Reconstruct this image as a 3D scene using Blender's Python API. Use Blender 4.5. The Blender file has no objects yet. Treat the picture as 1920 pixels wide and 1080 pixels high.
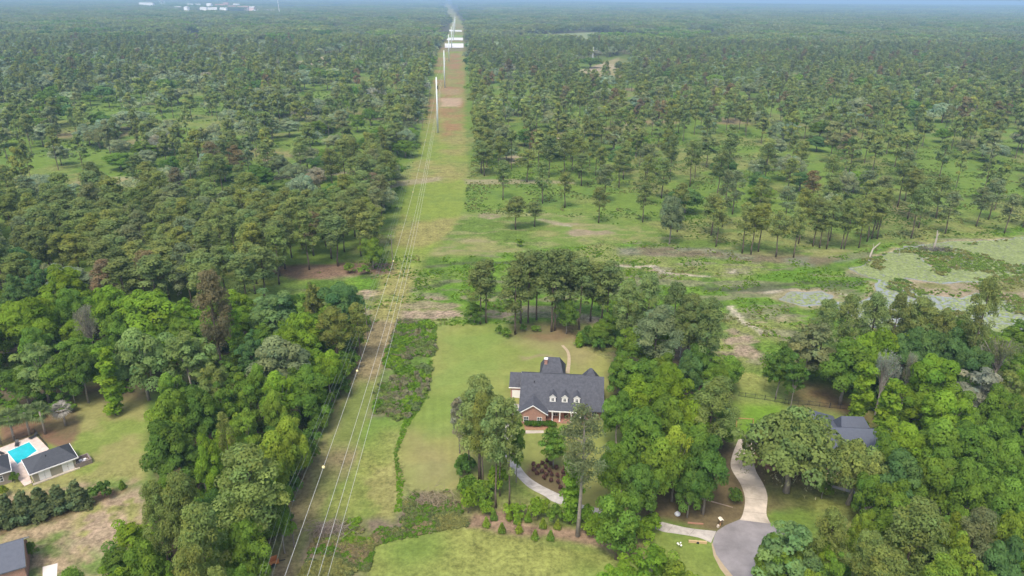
import bpy, math, random
import numpy as np
from mathutils import Vector, Matrix
R = math.radians
sc = bpy.context.scene
# ------------------------------------------------------------------ camera
CAMH = 95.0; F = 1340.0; PITCH = R(22.1); ROLL = R(-0.55)
cd = bpy.data.cameras.new("camera"); cam = bpy.data.objects.new("camera", cd)
sc.collection.objects.link(cam); sc.camera = cam
cd.sensor_width = 36; cd.lens = F / 1920 * 36; cd.clip_start = 1; cd.clip_end = 90000
cam.location = (0, 0, CAMH)
CM = Matrix.Rotation(math.pi / 2 - PITCH, 3, 'X') @ Matrix.Rotation(-ROLL, 3, 'Z')
cam.rotation_euler = CM.to_euler()
# ------------------------------------------------------------------ world, sun
SUN_EL, SUN_AZ = 60, 200      # azimuth clockwise from +Y : light comes from behind and left
w = bpy.data.worlds.new("World"); sc.world = w; w.use_nodes = True
nt = w.node_tree; bg = nt.nodes['Background']
sky = nt.nodes.new('ShaderNodeTexSky'); sky.sky_type = 'NISHITA'; sky.sun_disc = False
sky.sun_elevation = R(SUN_EL); sky.sun_rotation = R(SUN_AZ); sky.air_density = 1.0; sky.dust_density = 4.5; sky.ozone_density = 1.0
nt.links.new(sky.outputs[0], bg.inputs[0]); bg.inputs[1].default_value = 0.15
sl = bpy.data.lights.new("sun", 'SUN'); sl.energy = 1.15; sl.angle = R(11); sl.color = (1, .95, .84)
so = bpy.data.objects.new("sun", sl); sc.collection.objects.link(so)
d = Vector((math.sin(R(SUN_AZ)) * math.cos(R(SUN_EL)), math.cos(R(SUN_AZ)) * math.cos(R(SUN_EL)), math.sin(R(SUN_EL))))
so.rotation_euler = d.to_track_quat('Z', 'Y').to_euler()
sc.view_settings.view_transform = 'Standard'; sc.view_settings.look = 'None'
sc.view_settings.exposure = 0.96; sc.view_settings.gamma = 1
try:
    sc.cycles.max_bounces = 6; sc.cycles.diffuse_bounces = 5; sc.cycles.glossy_bounces = 2
    sc.cycles.transmission_bounces = 3; sc.cycles.volume_bounces = 0; sc.cycles.transparent_max_bounces = 4
except Exception: pass
# ------------------------------------------------------------------ helpers
CMn = np.array(CM)
def G(px, py, z=0.0):
    """a point of the photograph (1920 px wide) laid on the plane at height z"""
    v = CMn @ np.array([(px - 960) / F, -(py - 540) / F, -1.0])
    if v[2] > -1e-4: v[2] = -1e-4
    t = (CAMH - z) / -v[2]
    return Vector((v[0] * t, v[1] * t, z))
def ppm(p):
    """pixels (1920) per metre at a world point"""
    v = CMn.T @ (np.array(p) - np.array([0, 0, CAMH])); return F / -v[2]
def hgt(base, py):
    """height above base at which the vertical through base reaches picture row py"""
    lo, hi = 0, 94
    for _ in range(30):
        m = (lo + hi) / 2
        v = CMn.T @ np.array([base[0], base[1], m - CAMH]); y = 540 - v[1] / -v[2] * F
        if y > py: lo = m
        else: hi = m
    return lo
def toscreen(X, Y, Z=0.0):
    v = np.stack([X, Y, np.zeros_like(X) + Z - CAMH]); u = CMn.T @ v
    dz = np.where(u[2] < -1, -u[2], np.nan)
    return 960 + u[0] / dz * F, 540 - u[1] / dz * F
def _h(ix, iy, s):
    a = (ix.astype(np.int64) * 374761393 + iy.astype(np.int64) * 668265263 + s * 2147483647) & 0xffffffff
    a = ((a ^ (a >> 13)) * 1274126177) & 0xffffffff
    return ((a ^ (a >> 16)) & 0xffff) / 65535.0
def vn(x, y, s=0):
    ix = np.floor(x); iy = np.floor(y); fx = x - ix; fy = y - iy
    fx = fx * fx * (3 - 2 * fx); fy = fy * fy * (3 - 2 * fy)
    return (_h(ix, iy, s) * (1 - fx) + _h(ix + 1, iy, s) * fx) * (1 - fy) + (_h(ix, iy + 1, s) * (1 - fx) + _h(ix + 1, iy + 1, s) * fx) * fy
def fbm(x, y, sc_, s=0, o=4):
    t = 0; a = .5; n = 0
    for k in range(o):
        t = t + a * vn(x / sc_ * 2 ** k, y / sc_ * 2 ** k, s + k * 7); n += a; a *= .55
    return t / n
def polyd(X, Y, poly):
    """signed distance in metres, inside positive"""
    n = len(poly); dmin = np.full(X.shape, 1e9); ins = np.zeros(X.shape, bool)
    for i in range(n):
        x0, y0 = poly[i]; x1, y1 = poly[(i + 1) % n]
        dx, dy = x1 - x0, y1 - y0; L = dx * dx + dy * dy + 1e-9
        t = np.clip(((X - x0) * dx + (Y - y0) * dy) / L, 0, 1)
        dmin = np.minimum(dmin, np.hypot(X - x0 - t * dx, Y - y0 - t * dy))
        if abs(dy) > 1e-9:
            c = ((y0 > Y) != (y1 > Y)) & (X < dx * (Y - y0) / dy + x0); ins ^= c
    return np.where(ins, dmin, -dmin)
def gp(pts, z=0): return [tuple(G(x, y, z)[:2]) for x, y in pts]
def inpoly(X, Y, poly):
    P = np.array(poly); r = np.full(X.shape, -1e3)
    m = (X > P[:, 0].min() - 30) & (X < P[:, 0].max() + 30) & (Y > P[:, 1].min() - 30) & (Y < P[:, 1].max() + 30)
    if m.any(): r[m] = polyd(X[m], Y[m], poly)
    return r
def mat(name, col, rough=.8, spec=.3, var=0, vscale=1.0, metal=0):
    m = bpy.data.materials.new(name); m.use_nodes = True; n = m.node_tree; b = n.nodes['Principled BSDF']
    b.inputs['Base Color'].default_value = (*col, 1); b.inputs['Roughness'].default_value = rough
    b.inputs['Specular IOR Level'].default_value = spec; b.inputs['Metallic'].default_value = metal
    if var:
        tc = n.nodes.new('ShaderNodeTexCoord'); nz = n.nodes.new('ShaderNodeTexNoise'); nz.inputs['Scale'].default_value = vscale
        nz.inputs['Detail'].default_value = 6; nz.inputs['Roughness'].default_value = .65
        mr = n.nodes.new('ShaderNodeMapRange'); mr.inputs[1].default_value = .3; mr.inputs[2].default_value = .7
        mr.inputs[3].default_value = 1 - var; mr.inputs[4].default_value = 1 + var
        mx = n.nodes.new('ShaderNodeVectorMath'); mx.operation = 'SCALE'; mx.inputs[0].default_value = col
        n.links.new(tc.outputs['Object'], nz.inputs['Vector']); n.links.new(nz.outputs['Fac'], mr.inputs[0])
        n.links.new(mr.outputs[0], mx.inputs['Scale']); n.links.new(mx.outputs[0], b.inputs['Base Color'])
    return m
def link(name, me, parent=None, loc=None):
    o = bpy.data.objects.new(name, me); sc.collection.objects.link(o)
    if parent: o.parent = parent
    if loc is not None: o.location = loc
    return o
def tag(o, label, cat, group=None):
    o['label'] = label; o['category'] = cat
    if group: o['group'] = group
    return o
def npmesh(name, V, Fq, m, smooth=False, cols=None):
    """V (n,3), Fq (m,k) with one k"""
    V = np.asarray(V, np.float32); Fq = np.asarray(Fq, np.int32); k = Fq.shape[1]
    me = bpy.data.meshes.new(name); me.vertices.add(len(V)); me.vertices.foreach_set('co', V.ravel())
    me.loops.add(Fq.size); me.loops.foreach_set('vertex_index', Fq.ravel())
    me.polygons.add(len(Fq)); me.polygons.foreach_set('loop_start', np.arange(0, Fq.size, k, dtype=np.int32))
    try: me.polygons.foreach_set('loop_total', np.full(len(Fq), k, np.int32))
    except Exception: pass
    me.update(calc_edges=True)
    if smooth: me.shade_smooth()
    if m: me.materials.append(m)
    return me
class MB:
    def __init__(s): s.v = []; s.f = []
    def add(s, vs, fs):
        b = len(s.v); s.v += [tuple(v) for v in vs]; s.f += [tuple(b + i for i in f) for f in fs]; return s
    def box(s, x0, x1, y0, y1, z0, z1):
        return s.add([(x0, y0, z0), (x1, y0, z0), (x1, y1, z0), (x0, y1, z0), (x0, y0, z1), (x1, y0, z1), (x1, y1, z1), (x0, y1, z1)],
                     [(0, 3, 2, 1), (4, 5, 6, 7), (0, 1, 5, 4), (1, 2, 6, 5), (2, 3, 7, 6), (3, 0, 4, 7)])
    def prism(s, poly, z0, z1):
        n = len(poly)
        a = sum(poly[i][0] * poly[(i + 1) % n][1] - poly[(i + 1) % n][0] * poly[i][1] for i in range(n))
        if a < 0: poly = poly[::-1]
        return s.add([(x, y, z0) for x, y in poly] + [(x, y, z1) for x, y in poly],
                     [tuple(range(n - 1, -1, -1)), tuple(range(n, 2 * n))] + [(i, (i + 1) % n, n + (i + 1) % n, n + i) for i in range(n)])
    def tube(s, pts, rad, n=6, cap=True):
        pts = [Vector(p) for p in pts]; b = len(s.v); K = len(pts)
        if not hasattr(rad, '__len__'): rad = [rad] * K
        for i, p in enumerate(pts):
            t = (pts[min(i + 1, K - 1)] - pts[max(i - 1, 0)]).normalized()
            u = t.orthogonal().normalized() if i == 0 else (u - t * u.dot(t)).normalized()
            v = t.cross(u)
            for k in range(n):
                a = 2 * math.pi * k / n; s.v.append(tuple(p + (u * math.cos(a) + v * math.sin(a)) * rad[i]))
        for i in range(K - 1):
            for k in range(n):
                s.f.append((b + i * n + k, b + i * n + (k + 1) % n, b + (i + 1) * n + (k + 1) % n, b + (i + 1) * n + k))
        if cap: s.f += [tuple(b + k for k in range(n - 1, -1, -1)), tuple(b + (K - 1) * n + k for k in range(n))]
        return s
    def ball(s, c, r, n=8, m=6, sz=1, bump=0, seed=0):
        rr = random.Random(seed); b = len(s.v)
        for i in range(m + 1):
            th = math.pi * i / m
            for k in range(n):
                q = r * (1 + bump * (rr.random() - .5)); a = 2 * math.pi * k / n
                s.v.append((c[0] + q * math.sin(th) * math.cos(a), c[1] + q * math.sin(th) * math.sin(a), c[2] + q * sz * math.cos(th)))
        for i in range(m):
            for k in range(n):
                s.f.append((b + i * n + k, b + (i + 1) * n + k, b + (i + 1) * n + (k + 1) % n, b + i * n + (k + 1) % n))
        return s
    def mesh(s, name, m, smooth=False):
        me = bpy.data.meshes.new(name); me.from_pydata(s.v, [], s.f); me.update()
        if m: me.materials.append(m)
        if smooth: me.shade_smooth()
        return me
    def build(s, name, m, parent=None, loc=None, smooth=False): return link(name, s.mesh(name, m, smooth), parent, loc)
def empty(name, loc, rz=0):
    o = bpy.data.objects.new(name, None); sc.collection.objects.link(o); o.location = loc; o.rotation_euler = (0, 0, rz); o.empty_display_size = .5; return o
def struct(o): o['kind'] = 'structure'; return o
random.seed(3); rng = np.random.default_rng(5)
# ------------------------------------------------------------------ ground sheet
def C(*a): return np.array(a, float)
ys = [-160.0]
while ys[-1] < 42000:
    y = ys[-1]; ys.append(y + (6 if y < 25 else .8 if y < 300 else .8 + (y - 300) * .0085))
ys = np.array(ys); NC = 460
tt = np.linspace(-1, 1, NC)
X = tt[None, :] * (np.maximum(ys, 0) * .82 + 70)[:, None]; Y = np.repeat(ys[:, None], NC, 1)
sh = X.shape; X = X.ravel(); Y = Y.ravel()
D = np.hypot(X, Y)
def ridge(X, Y):
    D = np.hypot(X, Y); k = np.clip((D - 5500) / 9000, 0, 1)
    return k * k * (3 - 2 * k) * (18 + 60 * (fbm(X, Y, 5200, 91, 3) - .35))
Z = ridge(X, Y)
wx = X + (fbm(X, Y, 9, 1) - .5) * 5; wy = Y + (fbm(X, Y, 9, 2) - .5) * 7
n1 = fbm(X, Y, 38, 3); n2 = fbm(X, Y, 8, 4); n3 = fbm(X, Y, 2.4, 5, 3); n4 = fbm(X, Y, 120, 6)
col = np.zeros((len(X), 4))
def mix(a, b, t): return a * (1 - t)[:, None] + b * t[:, None]
def st(a, b, x): t = np.clip((x - a) / (b - a), 0, 1); return t * t * (3 - 2 * t)
one = np.ones(len(X))
def cc(c): return np.repeat(np.array(c, float)[None], len(X), 0)
c_hill = mix(cc((.150, .228, .040)), cc((.205, .225, .068)), st(.44, .70, n1))
c_hill = mix(c_hill, cc((.095, .165, .035)), st(.50, .66, n2) * .6)
c_hill = mix(c_hill, cc((.27, .20, .12)), st(.62, .74, n1 * .5 + n4 * .5) * .8)
base = c_hill
c_hill = mix(c_hill, cc((.205, .165, .085)), st(.50, .68, fbm(X, Y, 26, 44)) * .6)
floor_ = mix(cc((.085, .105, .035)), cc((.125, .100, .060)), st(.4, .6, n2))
far = st(900, 1900, D)
base = mix(base, floor_ * .8, far)
def zone(poly, c, feather=2.0, warp=True, amt=1.0):
    global base
    q = inpoly(wx if warp else X, wy if warp else Y, poly); t = st(-feather, feather, q) * amt; base = mix(base, c, t); return t
lawn = mix(cc((.205, .265, .060)), cc((.280, .285, .086)), st(.35, .65, n1)); lawn = mix(lawn, cc((.150, .215, .055)), st(.48, .7, n2) * .45)
lawn2 = mix(cc((.150, .235, .045)), cc((.235, .255, .070)), st(.35, .65, n1))
dry = cc((.31, .240, .145)); straw = mix(cc((.19, .115, .070)), cc((.15, .12, .06)), st(.4, .6, n2))
pink = mix(cc((.35, .27, .19)), cc((.25, .21, .13)), st(.4, .6, n3))
brown = mix(cc((.30, .175, .09)), cc((.22, .215, .075)), st(.46, .68, fbm(X, Y, 22, 12)))
# marsh and meadow between the woods
marsh = mix(cc((.105, .205, .022)), cc((.150, .235, .035)), st(.35, .65, n2))
marsh = mix(marsh, cc((.210, .220, .075)), st(.52, .70, n1) * .8)
marsh = mix(marsh, cc((.065, .125, .020)), st(.54, .66, n2) * .75); marsh = mix(marsh, cc((.20, .19, .115)), st(.58, .66, fbm(X * .35, Y, 5, 15)) * .7)
pz = np.abs(fbm(X, Y, 30, 14) - .5)
meadow = mix(cc((.150, .220, .045)), cc((.220, .230, .080)), st(.40, .62, n2)); meadow = mix(meadow, cc((.12, .185, .035)), st(.5, .68, n1))
meadow = mix(meadow, cc((.31, .28, .14)), st(.56, .66, fbm(X * .3, Y, 4.5, 16)) * .45)
zone(gp([(660, 445), (900, 395), (1120, 400), (1290, 448), (1600, 470), (1600, 500), (1200, 500), (660, 500)]), meadow, 4)
MARSH = gp([(560, 560), (600, 500), (760, 480), (870, 482), (1000, 470), (1200, 452), (1350, 470), (1520, 490), (1700, 452), (2000, 415), (2300, 420), (2300, 720), (1900, 700), (1650, 680), (1440, 720), (1330, 700), (1200, 630), (1100, 600), (860, 612), (690, 606), (640, 640), (560, 640)])
tm = zone(MARSH, marsh, 3)
# dead-reed patches
REED = [(692, 552, 17, 9, 1), (780, 572, 60, 6, .75), (790, 590, 90, 9, 1), (700, 583, 20, 5, .9), (840, 575, 25, 6, .8), (930, 590, 30, 8, .9), (1010, 580, 50, 7, .7), (1090, 595, 40, 9, .8), (870, 555, 10, 4, .8),
                          (1212, 503, 22, 4, 1), (1165, 497, 22, 2.5, .9), (1290, 515, 30, 2, .8), (1390, 640, 30, 7, .9), (1400, 660, 26, 12, .95), (1372, 618, 10, 5, .9), (1395, 630, 12, 5, 1), (1360, 665, 20, 9, .8),
                          (1420, 600, 9, 2, .6), (725, 510, 30, 5, .7), (760, 540, 22, 4, .5), (1790, 552, 40, 5, .5), (1800, 467, 14, 3, .9), (1440, 548, 60, 3, .45), (640, 510, 50, 12, .6), (1110, 436, 45, 5, .9), (1060, 420, 30, 2, .8), (915, 405, 20, 5, .8), (870, 450, 60, 3, .35), (800, 462, 50, 2.5, .5), (900, 470, 70, 2, .4)]
REED += [(745, 592, 40, 6, 1), (715, 560, 25, 4, .9), (860, 592, 30, 6, .9), (820, 560, 20, 4, .7), (1050, 560, 40, 5, .6), (940, 560, 40, 4, .6), (1480, 600, 30, 4, .5)]
def reeds(X, Y):
    wx = X + (fbm(X, Y, 9, 1) - .5) * 5; wy = Y + (fbm(X, Y, 9, 2) - .5) * 7; n3 = fbm(X, Y, 2.4, 5, 3); pk = np.zeros(len(X))
    for (cx, cy, a, b, s) in REED:
        p = G(cx, cy); k = ppm(p); dy = (G(cx, cy - b) - G(cx, cy + b)).length / 2
        q = ((wx - p.x) / (a / k)) ** 2 + ((wy - p.y) / dy) ** 2
        pk = np.maximum(pk, s * st(1.5, .6, q) * st(.30, .46, n3 * .5 + fbm(X, Y, 5, 77) * .5))
    return pk
pk = reeds(X, Y)
gray = mix(cc((.15, .16, .11)), cc((.20, .19, .14)), st(.4, .6, n3))
zone(gp([(1160, 462), (1290, 462), (1440, 478), (1600, 485), (1530, 502), (1300, 482), (1160, 478)]), mix(gray, cc((.17, .13, .09)), st(.4, .6, n2)), 2.5, True, .8)
zone(gp([(1320, 535), (1460, 540), (1640, 528), (1640, 534), (1460, 548), (1320, 543)]), cc((.09, .10, .06)), 1.2, True, .8)
base = mix(base, pink, pk)
def pline(pts, wd, c, amt=.9):
    global base
    P_ = gp(pts); dm = np.full(len(X), 1e3); m = (Y > 90) & (Y < 420) & (np.abs(X) < 300)
    xs, ys_ = wx[m], wy[m]; dd = np.full(len(xs), 1e3)
    for i in range(len(P_) - 1):
        (x0, y0), (x1, y1) = P_[i], P_[i + 1]; dx, dy = x1 - x0, y1 - y0; t = np.clip(((xs - x0) * dx + (ys_ - y0) * dy) / (dx * dx + dy * dy), 0, 1)
        dd = np.minimum(dd, np.hypot(xs - x0 - t * dx, ys_ - y0 - t * dy))
    dm[m] = dd; base = mix(base, cc(c), st(wd * 1.6, wd * .5, dm) * amt * st(.3, .45, fbm(X, Y, 7, 19)))
for q in ([(1150, 495), (1185, 502), (1225, 500), (1245, 510), (1290, 518), (1330, 518), (1375, 507)], [(1372, 575), (1385, 595), (1400, 605), (1425, 622)], [(1010, 412), (1045, 418), (1065, 426)], [(1440, 548), (1490, 542), (1550, 545), (1575, 550)]): pline(q, 1.0, (.40, .36, .26))
for q in ([(840, 528), (760, 545), (700, 562)], [(1320, 541), (1420, 538), (1500, 532), (1580, 530)], [(690, 522), (760, 505), (870, 494), (960, 492), (1080, 480)], [(880, 560), (960, 548), (1060, 545)], [(1380, 560), (1430, 570), (1470, 590)]): pline(q, 1.6, (.075, .095, .040), .8)
# corridor
CORR = gp([(690, 600), (752, 400), (790, 250), (812, 150), (820, 100), (838, 72), (846, 45), (836, 20), (833, 6), (840, 6), (852, 22), (868, 45), (870, 70), (872, 110), (872, 250), (878, 300), (870, 400), (790, 500), (745, 600)])
corr = mix(cc((.205, .265, .050)), cc((.265, .250, .085)), st(.4, .6, n1)); corr = mix(corr, cc((.14, .20, .045)), st(.5, .7, n2) * .5)
kk = st(500, 700, Y) * st(.42, .54, fbm(X, Y, 60, 21))
zone(CORR, mix(corr, brown, kk * .7), 2.0)
zone(gp([(829, 205), (833, 262), (866, 255), (866, 190), (864, 100), (844, 100)]), mix(brown, corr, st(.5, .62, n1)), 4, True, .85)
zone(gp([(826, 184), (864, 184), (864, 200), (826, 200)]), cc((.42, .31, .21)), 2.5, True, .85)
zone(gp([(826, 166), (864, 166), (864, 178), (826, 178)]), cc((.33, .23, .14)), 3, True, .6)
# sandy patches in the pine savanna
for a in ([(150, 335), (290, 332), (300, 352), (210, 358), (120, 350)], [(1085, 133), (1160, 108), (1170, 138), (1110, 145)], [(560, 115), (640, 100), (640, 116), (570, 128)], [(1170, 230), (1205, 230), (1205, 245), (1170, 245)], [(1030, 250), (1075, 248), (1075, 265), (1030, 265)], [(940, 295), (975, 290), (975, 305), (945, 308)]):
    zone(gp(a), mix(cc((.40, .32, .22)), cc((.28, .25, .12)), st(.4, .65, n1)), 4, True, .9)
for a in ([(870, 335), (1010, 338), (1080, 340), (1080, 345), (1000, 345), (870, 345)], [(1010, 410), (1050, 415), (1062, 424), (1050, 424), (1012, 414)], [(500, 330), (700, 318), (700, 325), (500, 338)], [(700, 345), (830, 330), (830, 338), (700, 355)]):
    zone(gp(a), cc((.32, .27, .17)), 1.5, True, .7)
# near corridor: dirt strip, mown grass, scrub
zone(gp([(690, 600), (748, 600), (735, 700), (700, 780), (650, 880), (600, 985), (560, 1090), (500, 1090), (560, 900), (640, 730)]), mix(cc((.180, .220, .058)), cc((.250, .205, .105)), st(.42, .66, n1)), 1.5)
zone(gp([(676, 640), (662, 720), (592, 880), (540, 1090), (505, 1090), (570, 900), (655, 700)]), cc((.27, .190, .12)), 2.2, True, .5)
zone(gp([(722, 730), (700, 780), (655, 880), (620, 975), (740, 975), (758, 930), (752, 870), (748, 830), (760, 790)]), mix(lawn2, cc((.24, .235, .08)), st(.45, .65, n2)), 1.2)
SCRUB = gp([(748, 600), (820, 606), (812, 680), (800, 740), (760, 790), (700, 782), (712, 700)])
scrub = mix(cc((.115, .190, .035)), cc((.165, .170, .085)), st(.45, .64, n2))
zone(SCRUB, scrub, 1.5)
zone(gp([(812, 610), (820, 610), (812, 680), (801, 745), (765, 800), (757, 790), (790, 740), (803, 690)]), cc((.10, .215, .015)), 1.0)
SCRUB2 = gp([(560, 1090), (600, 985), (650, 975), (740, 975), (775, 925), (850, 920), (880, 985), (800, 1000), (700, 1022), (690, 1090)])
zone(SCRUB2, mix(cc((.155, .170, .060)), cc((.185, .150, .10)), st(.42, .6, n2)), 1.5)
# lawns
LAWN = gp([(818, 612), (850, 608), (935, 607), (1060, 612), (1085, 640), (1110, 660), (1140, 672), (1180, 700), (1180, 850), (1300, 900), (1180, 985), (1050, 960), (960, 900), (880, 915), (860, 916), (770, 921), (755, 895), (748, 840), (765, 798), (797, 745), (808, 680)])
u_ = X * math.cos(.09) + Y * math.sin(.09); mow = 1 + .085 * np.sin(u_ * 2.6) * st(.35, .6, fbm(X, Y, 25, 18)) + .10 * (n3 - .5)
zone(LAWN, lawn * mow[:, None], .6, False)
zone(gp([(822, 620), (930, 615), (960, 660), (940, 760), (860, 800), (790, 800), (808, 700)]), cc((.165, .255, .050)), 9, True, .5)
zone(gp([(960, 640), (1030, 612), (1080, 625), (1120, 665), (1090, 690), (1010, 660)]), dry * .9, 5, True, .45)
zone(gp([(760, 820), (850, 850), (870, 910), (775, 915)]), dry, 8, True, .45)
zone(gp([(960, 608), (1080, 606), (1090, 640), (1010, 640), (960, 630)]), straw, 2.5, True, .7)
zone(gp([(975, 668), (1030, 670), (1030, 676), (975, 674)]), dry, 1, True, .7)
zone(gp([(690, 1090), (690, 1050), (702, 1016), (800, 1002), (860, 985), (930, 1000), (1040, 1025), (1170, 1045), (1370, 1060), (1400, 1110), (1400, 1200), (690, 1200)]), lawn2, .8, False)
zone(gp([(880, 960), (960, 975), (1050, 995), (1200, 1010), (1200, 1045), (1040, 1020), (930, 1000), (870, 985)]), cc((.27, .19, .125)), .8)
zone(gp([(1180, 900), (1300, 880), (1440, 800), (1440, 970), (1335, 1000), (1180, 960)]), mix(cc((.160, .125, .065)), cc((.150, .170, .055)), st(.42, .6, n1)), 1.5)
zone(gp([(1180, 990), (1345, 1010), (1400, 1090), (1200, 1090)]), lawn, 1.5, True, .8)
zone(gp([(995, 870), (1075, 865), (1078, 930), (1030, 930), (985, 893)]), straw, 1)
zone(gp([(1380, 700), (1480, 712), (1600, 735), (1640, 800), (1420, 830), (1380, 790)]), lawn, .8)
zone(gp([(1380, 757), (1460, 762), (1470, 800), (1390, 815)]), cc((.15, .265, .03)), 2)
zone(gp([(1480, 715), (1570, 725), (1640, 800), (1560, 780), (1480, 760)]), straw, 3, True, .85)
zone(gp([(1440, 860), (1640, 860), (1640, 960), (1440, 960)]), mix(straw, lawn2, st(.4, .6, n1)), 1.5)
# left yard
zone(gp([(-40, 730), (60, 740), (215, 725), (275, 740), (275, 900), (200, 930), (80, 945), (-40, 940)]), mix(lawn, cc((.26, .255, .09)), st(.4, .6, n2)), 1.2, False)
zone(gp([(200, 700), (290, 690), (280, 750), (200, 760)]), mix(straw, lawn2, st(.35, .6, n1)), 3, True, .8)
zone(gp([(-40, 930), (240, 905), (300, 920), (320, 1000), (180, 1100), (-60, 1100)]), mix(cc((.15, .215, .055)), dry, st(.47, .60, n3 * .35 + n2 * .35 + n1 * .3)), 1.5)
zone(gp([(150, 950), (270, 915), (270, 985), (225, 1035), (110, 1030)]), mix(cc((.40, .29, .21)), lawn2, st(.50, .60, n3 * .5 + n2 * .5)), 2.5, True, .8)
zone(gp([(-30, 985), (110, 955), (180, 925), (230, 925), (120, 972), (-30, 1000)]), straw, 1)
zone(gp([(0, 790), (90, 765), (150, 770), (160, 815), (130, 838), (90, 835), (70, 815), (0, 838)]), straw * 1.1, 1)
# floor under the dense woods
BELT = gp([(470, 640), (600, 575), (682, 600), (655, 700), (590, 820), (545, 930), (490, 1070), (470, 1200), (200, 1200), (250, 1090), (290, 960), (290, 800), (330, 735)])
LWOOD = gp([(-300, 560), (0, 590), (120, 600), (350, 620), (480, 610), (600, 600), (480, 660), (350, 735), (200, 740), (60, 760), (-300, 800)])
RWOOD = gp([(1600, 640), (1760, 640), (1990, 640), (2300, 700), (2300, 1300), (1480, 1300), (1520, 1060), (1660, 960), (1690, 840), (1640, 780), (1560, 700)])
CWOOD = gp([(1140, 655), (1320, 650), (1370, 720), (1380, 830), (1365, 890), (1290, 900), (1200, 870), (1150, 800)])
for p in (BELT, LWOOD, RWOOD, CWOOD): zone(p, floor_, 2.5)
zone(gp([(480, 500), (740, 490), (735, 512), (560, 525)]), cc((.19, .12, .085)), 2.5, True, .9)
# lily-pad pond bed
POND = [(1590, 503), (1613, 497), (1650, 480), (1700, 462), (1760, 455), (1850, 450), (1990, 438), (2200, 430), (2300, 700), (1960, 690), (1840, 660), (1720, 640), (1640, 610), (1600, 590), (1560, 572), (1640, 556), (1652, 527), (1610, 514)]
ISL = [(1694, 522), (1760, 527), (1833, 528), (1920, 525), (2080, 530), (2080, 588), (1920, 569), (1883, 563), (1850, 552), (1828, 551), (1800, 559), (1728, 551), (1700, 536)]
ISL2 = [(1722, 484), (1750, 482), (1798, 490), (1810, 498), (1795, 505), (1745, 500)]
POOL2 = [(1456, 560), (1490, 545), (1545, 543), (1560, 556), (1540, 572), (1505, 572)]
PONDs, ISLs, ISL2s, POOL2s = gp(POND), gp(ISL), gp(ISL2), gp(POOL2)
def pondd(X, Y):
    wx = X + (fbm(X, Y, 9, 1) - .5) * 5; wy = Y + (fbm(X, Y, 9, 2) - .5) * 7
    a = np.maximum(inpoly(wx, wy, PONDs), inpoly(wx, wy, POOL2s))
    return np.minimum(a, np.minimum(-inpoly(wx, wy, ISLs), -inpoly(wx, wy, ISL2s)))
pdn = pondd(X, Y)
base = mix(base, mix(cc((.20, .20, .07)), pink, st(.4, .6, n2)), np.maximum(st(-1, 1, inpoly(wx, wy, ISLs)), st(-.5, .5, inpoly(wx, wy, ISL2s))) * .8)
edge = st(4, 0, np.abs(pdn)) * st(.40, .60, fbm(X, Y, 14, 33)); base = mix(base, cc((.34, .28, .17)), edge * .8)
base = mix(base, cc((.06, .07, .045)), st(-.2, .8, pdn))
Z = Z - .5 * st(-1.0, 1.0, pdn)
Z = Z + np.where(D < 700, (n2 - .5) * .0, 0)
# clearings far away
FARF = [([(975, 66), (1120, 60), (1165, 70), (1100, 84), (985, 82)], (.23, .27, .12)), ([(836, 89), (869, 89), (869, 96), (836, 96)], (.2, .19, .1)), ([(838, 66), (868, 66), (868, 72), (838, 72)], (.2, .3, .08)), ([(838, 79), (868, 79), (868, 82), (838, 82)], (.2, .3, .08)),
        ([(330, 22), (480, 20), (480, 27), (330, 27)], (.2, .22, .14)), ([(495, 12), (620, 12), (620, 16), (495, 16)], (.22, .28, .14))]
for p, c in FARF: zone(gp(p), cc(c), 8, True, .9)
mul = .80 + .40 * n3 * .5 + .20 * n2
base = base * mul[:, None]
col[:, :3] = base * .80; col[:, 3] = np.clip(.25 + .5 * st(.3, .7, n1) + tm * .3, 0, 1) * (1 - far)
ln = np.maximum(inpoly(X, Y, LAWN), 0); col[:, 3] = np.where(ln > .5, .12, col[:, 3])
nr, nc = sh; idx = np.arange(nr * nc).reshape(sh)
Fq = np.stack([idx[:-1, :-1], idx[:-1, 1:], idx[1:, 1:], idx[1:, :-1]], -1).reshape(-1, 4)
gm = bpy.data.materials.new('ground'); gm.use_nodes = True; n = gm.node_tree; b = n.nodes['Principled BSDF']
b.inputs['Roughness'].default_value = 1; b.inputs['Specular IOR Level'].default_value = .05
at = n.nodes.new('ShaderNodeAttribute'); at.attribute_name = 'soil'
tc = n.nodes.new('ShaderNodeTexCoord')
def noise(scale, det=4):
    z = n.nodes.new('ShaderNodeTexNoise'); z.inputs['Scale'].default_value = scale; z.inputs['Detail'].default_value = det; z.inputs['Roughness'].default_value = .7
    n.links.new(tc.outputs['Object'], z.inputs['Vector']); return z
def mrange(src, a, b_, c, d_):
    m = n.nodes.new('ShaderNodeMapRange'); n.links.new(src, m.inputs[0])
    for i, v in enumerate((a, b_, c, d_)): m.inputs[i + 1].default_value = v
    return m.outputs[0]
def mth(op, a, b_):
    m = n.nodes.new('ShaderNodeMath'); m.operation = op
    for i, v in enumerate((a, b_)):
        if isinstance(v, (int, float)): m.inputs[i].default_value = v
        else: n.links.new(v, m.inputs[i])
    return m.outputs[0]
fine = mth('ADD', mrange(noise(1.1).outputs['Fac'], .3, .7, -.9, .9), mrange(noise(.28).outputs['Fac'], .3, .7, -.7, .7))
fac = mth('ADD', mth('MULTIPLY', fine, mth('ADD', mth('MULTIPLY', at.outputs['Alpha'], .62), .04)), 1.0)
vm = n.nodes.new('ShaderNodeVectorMath'); vm.operation = 'SCALE'; n.links.new(at.outputs['Color'], vm.inputs[0]); n.links.new(fac, vm.inputs['Scale'])
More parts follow.
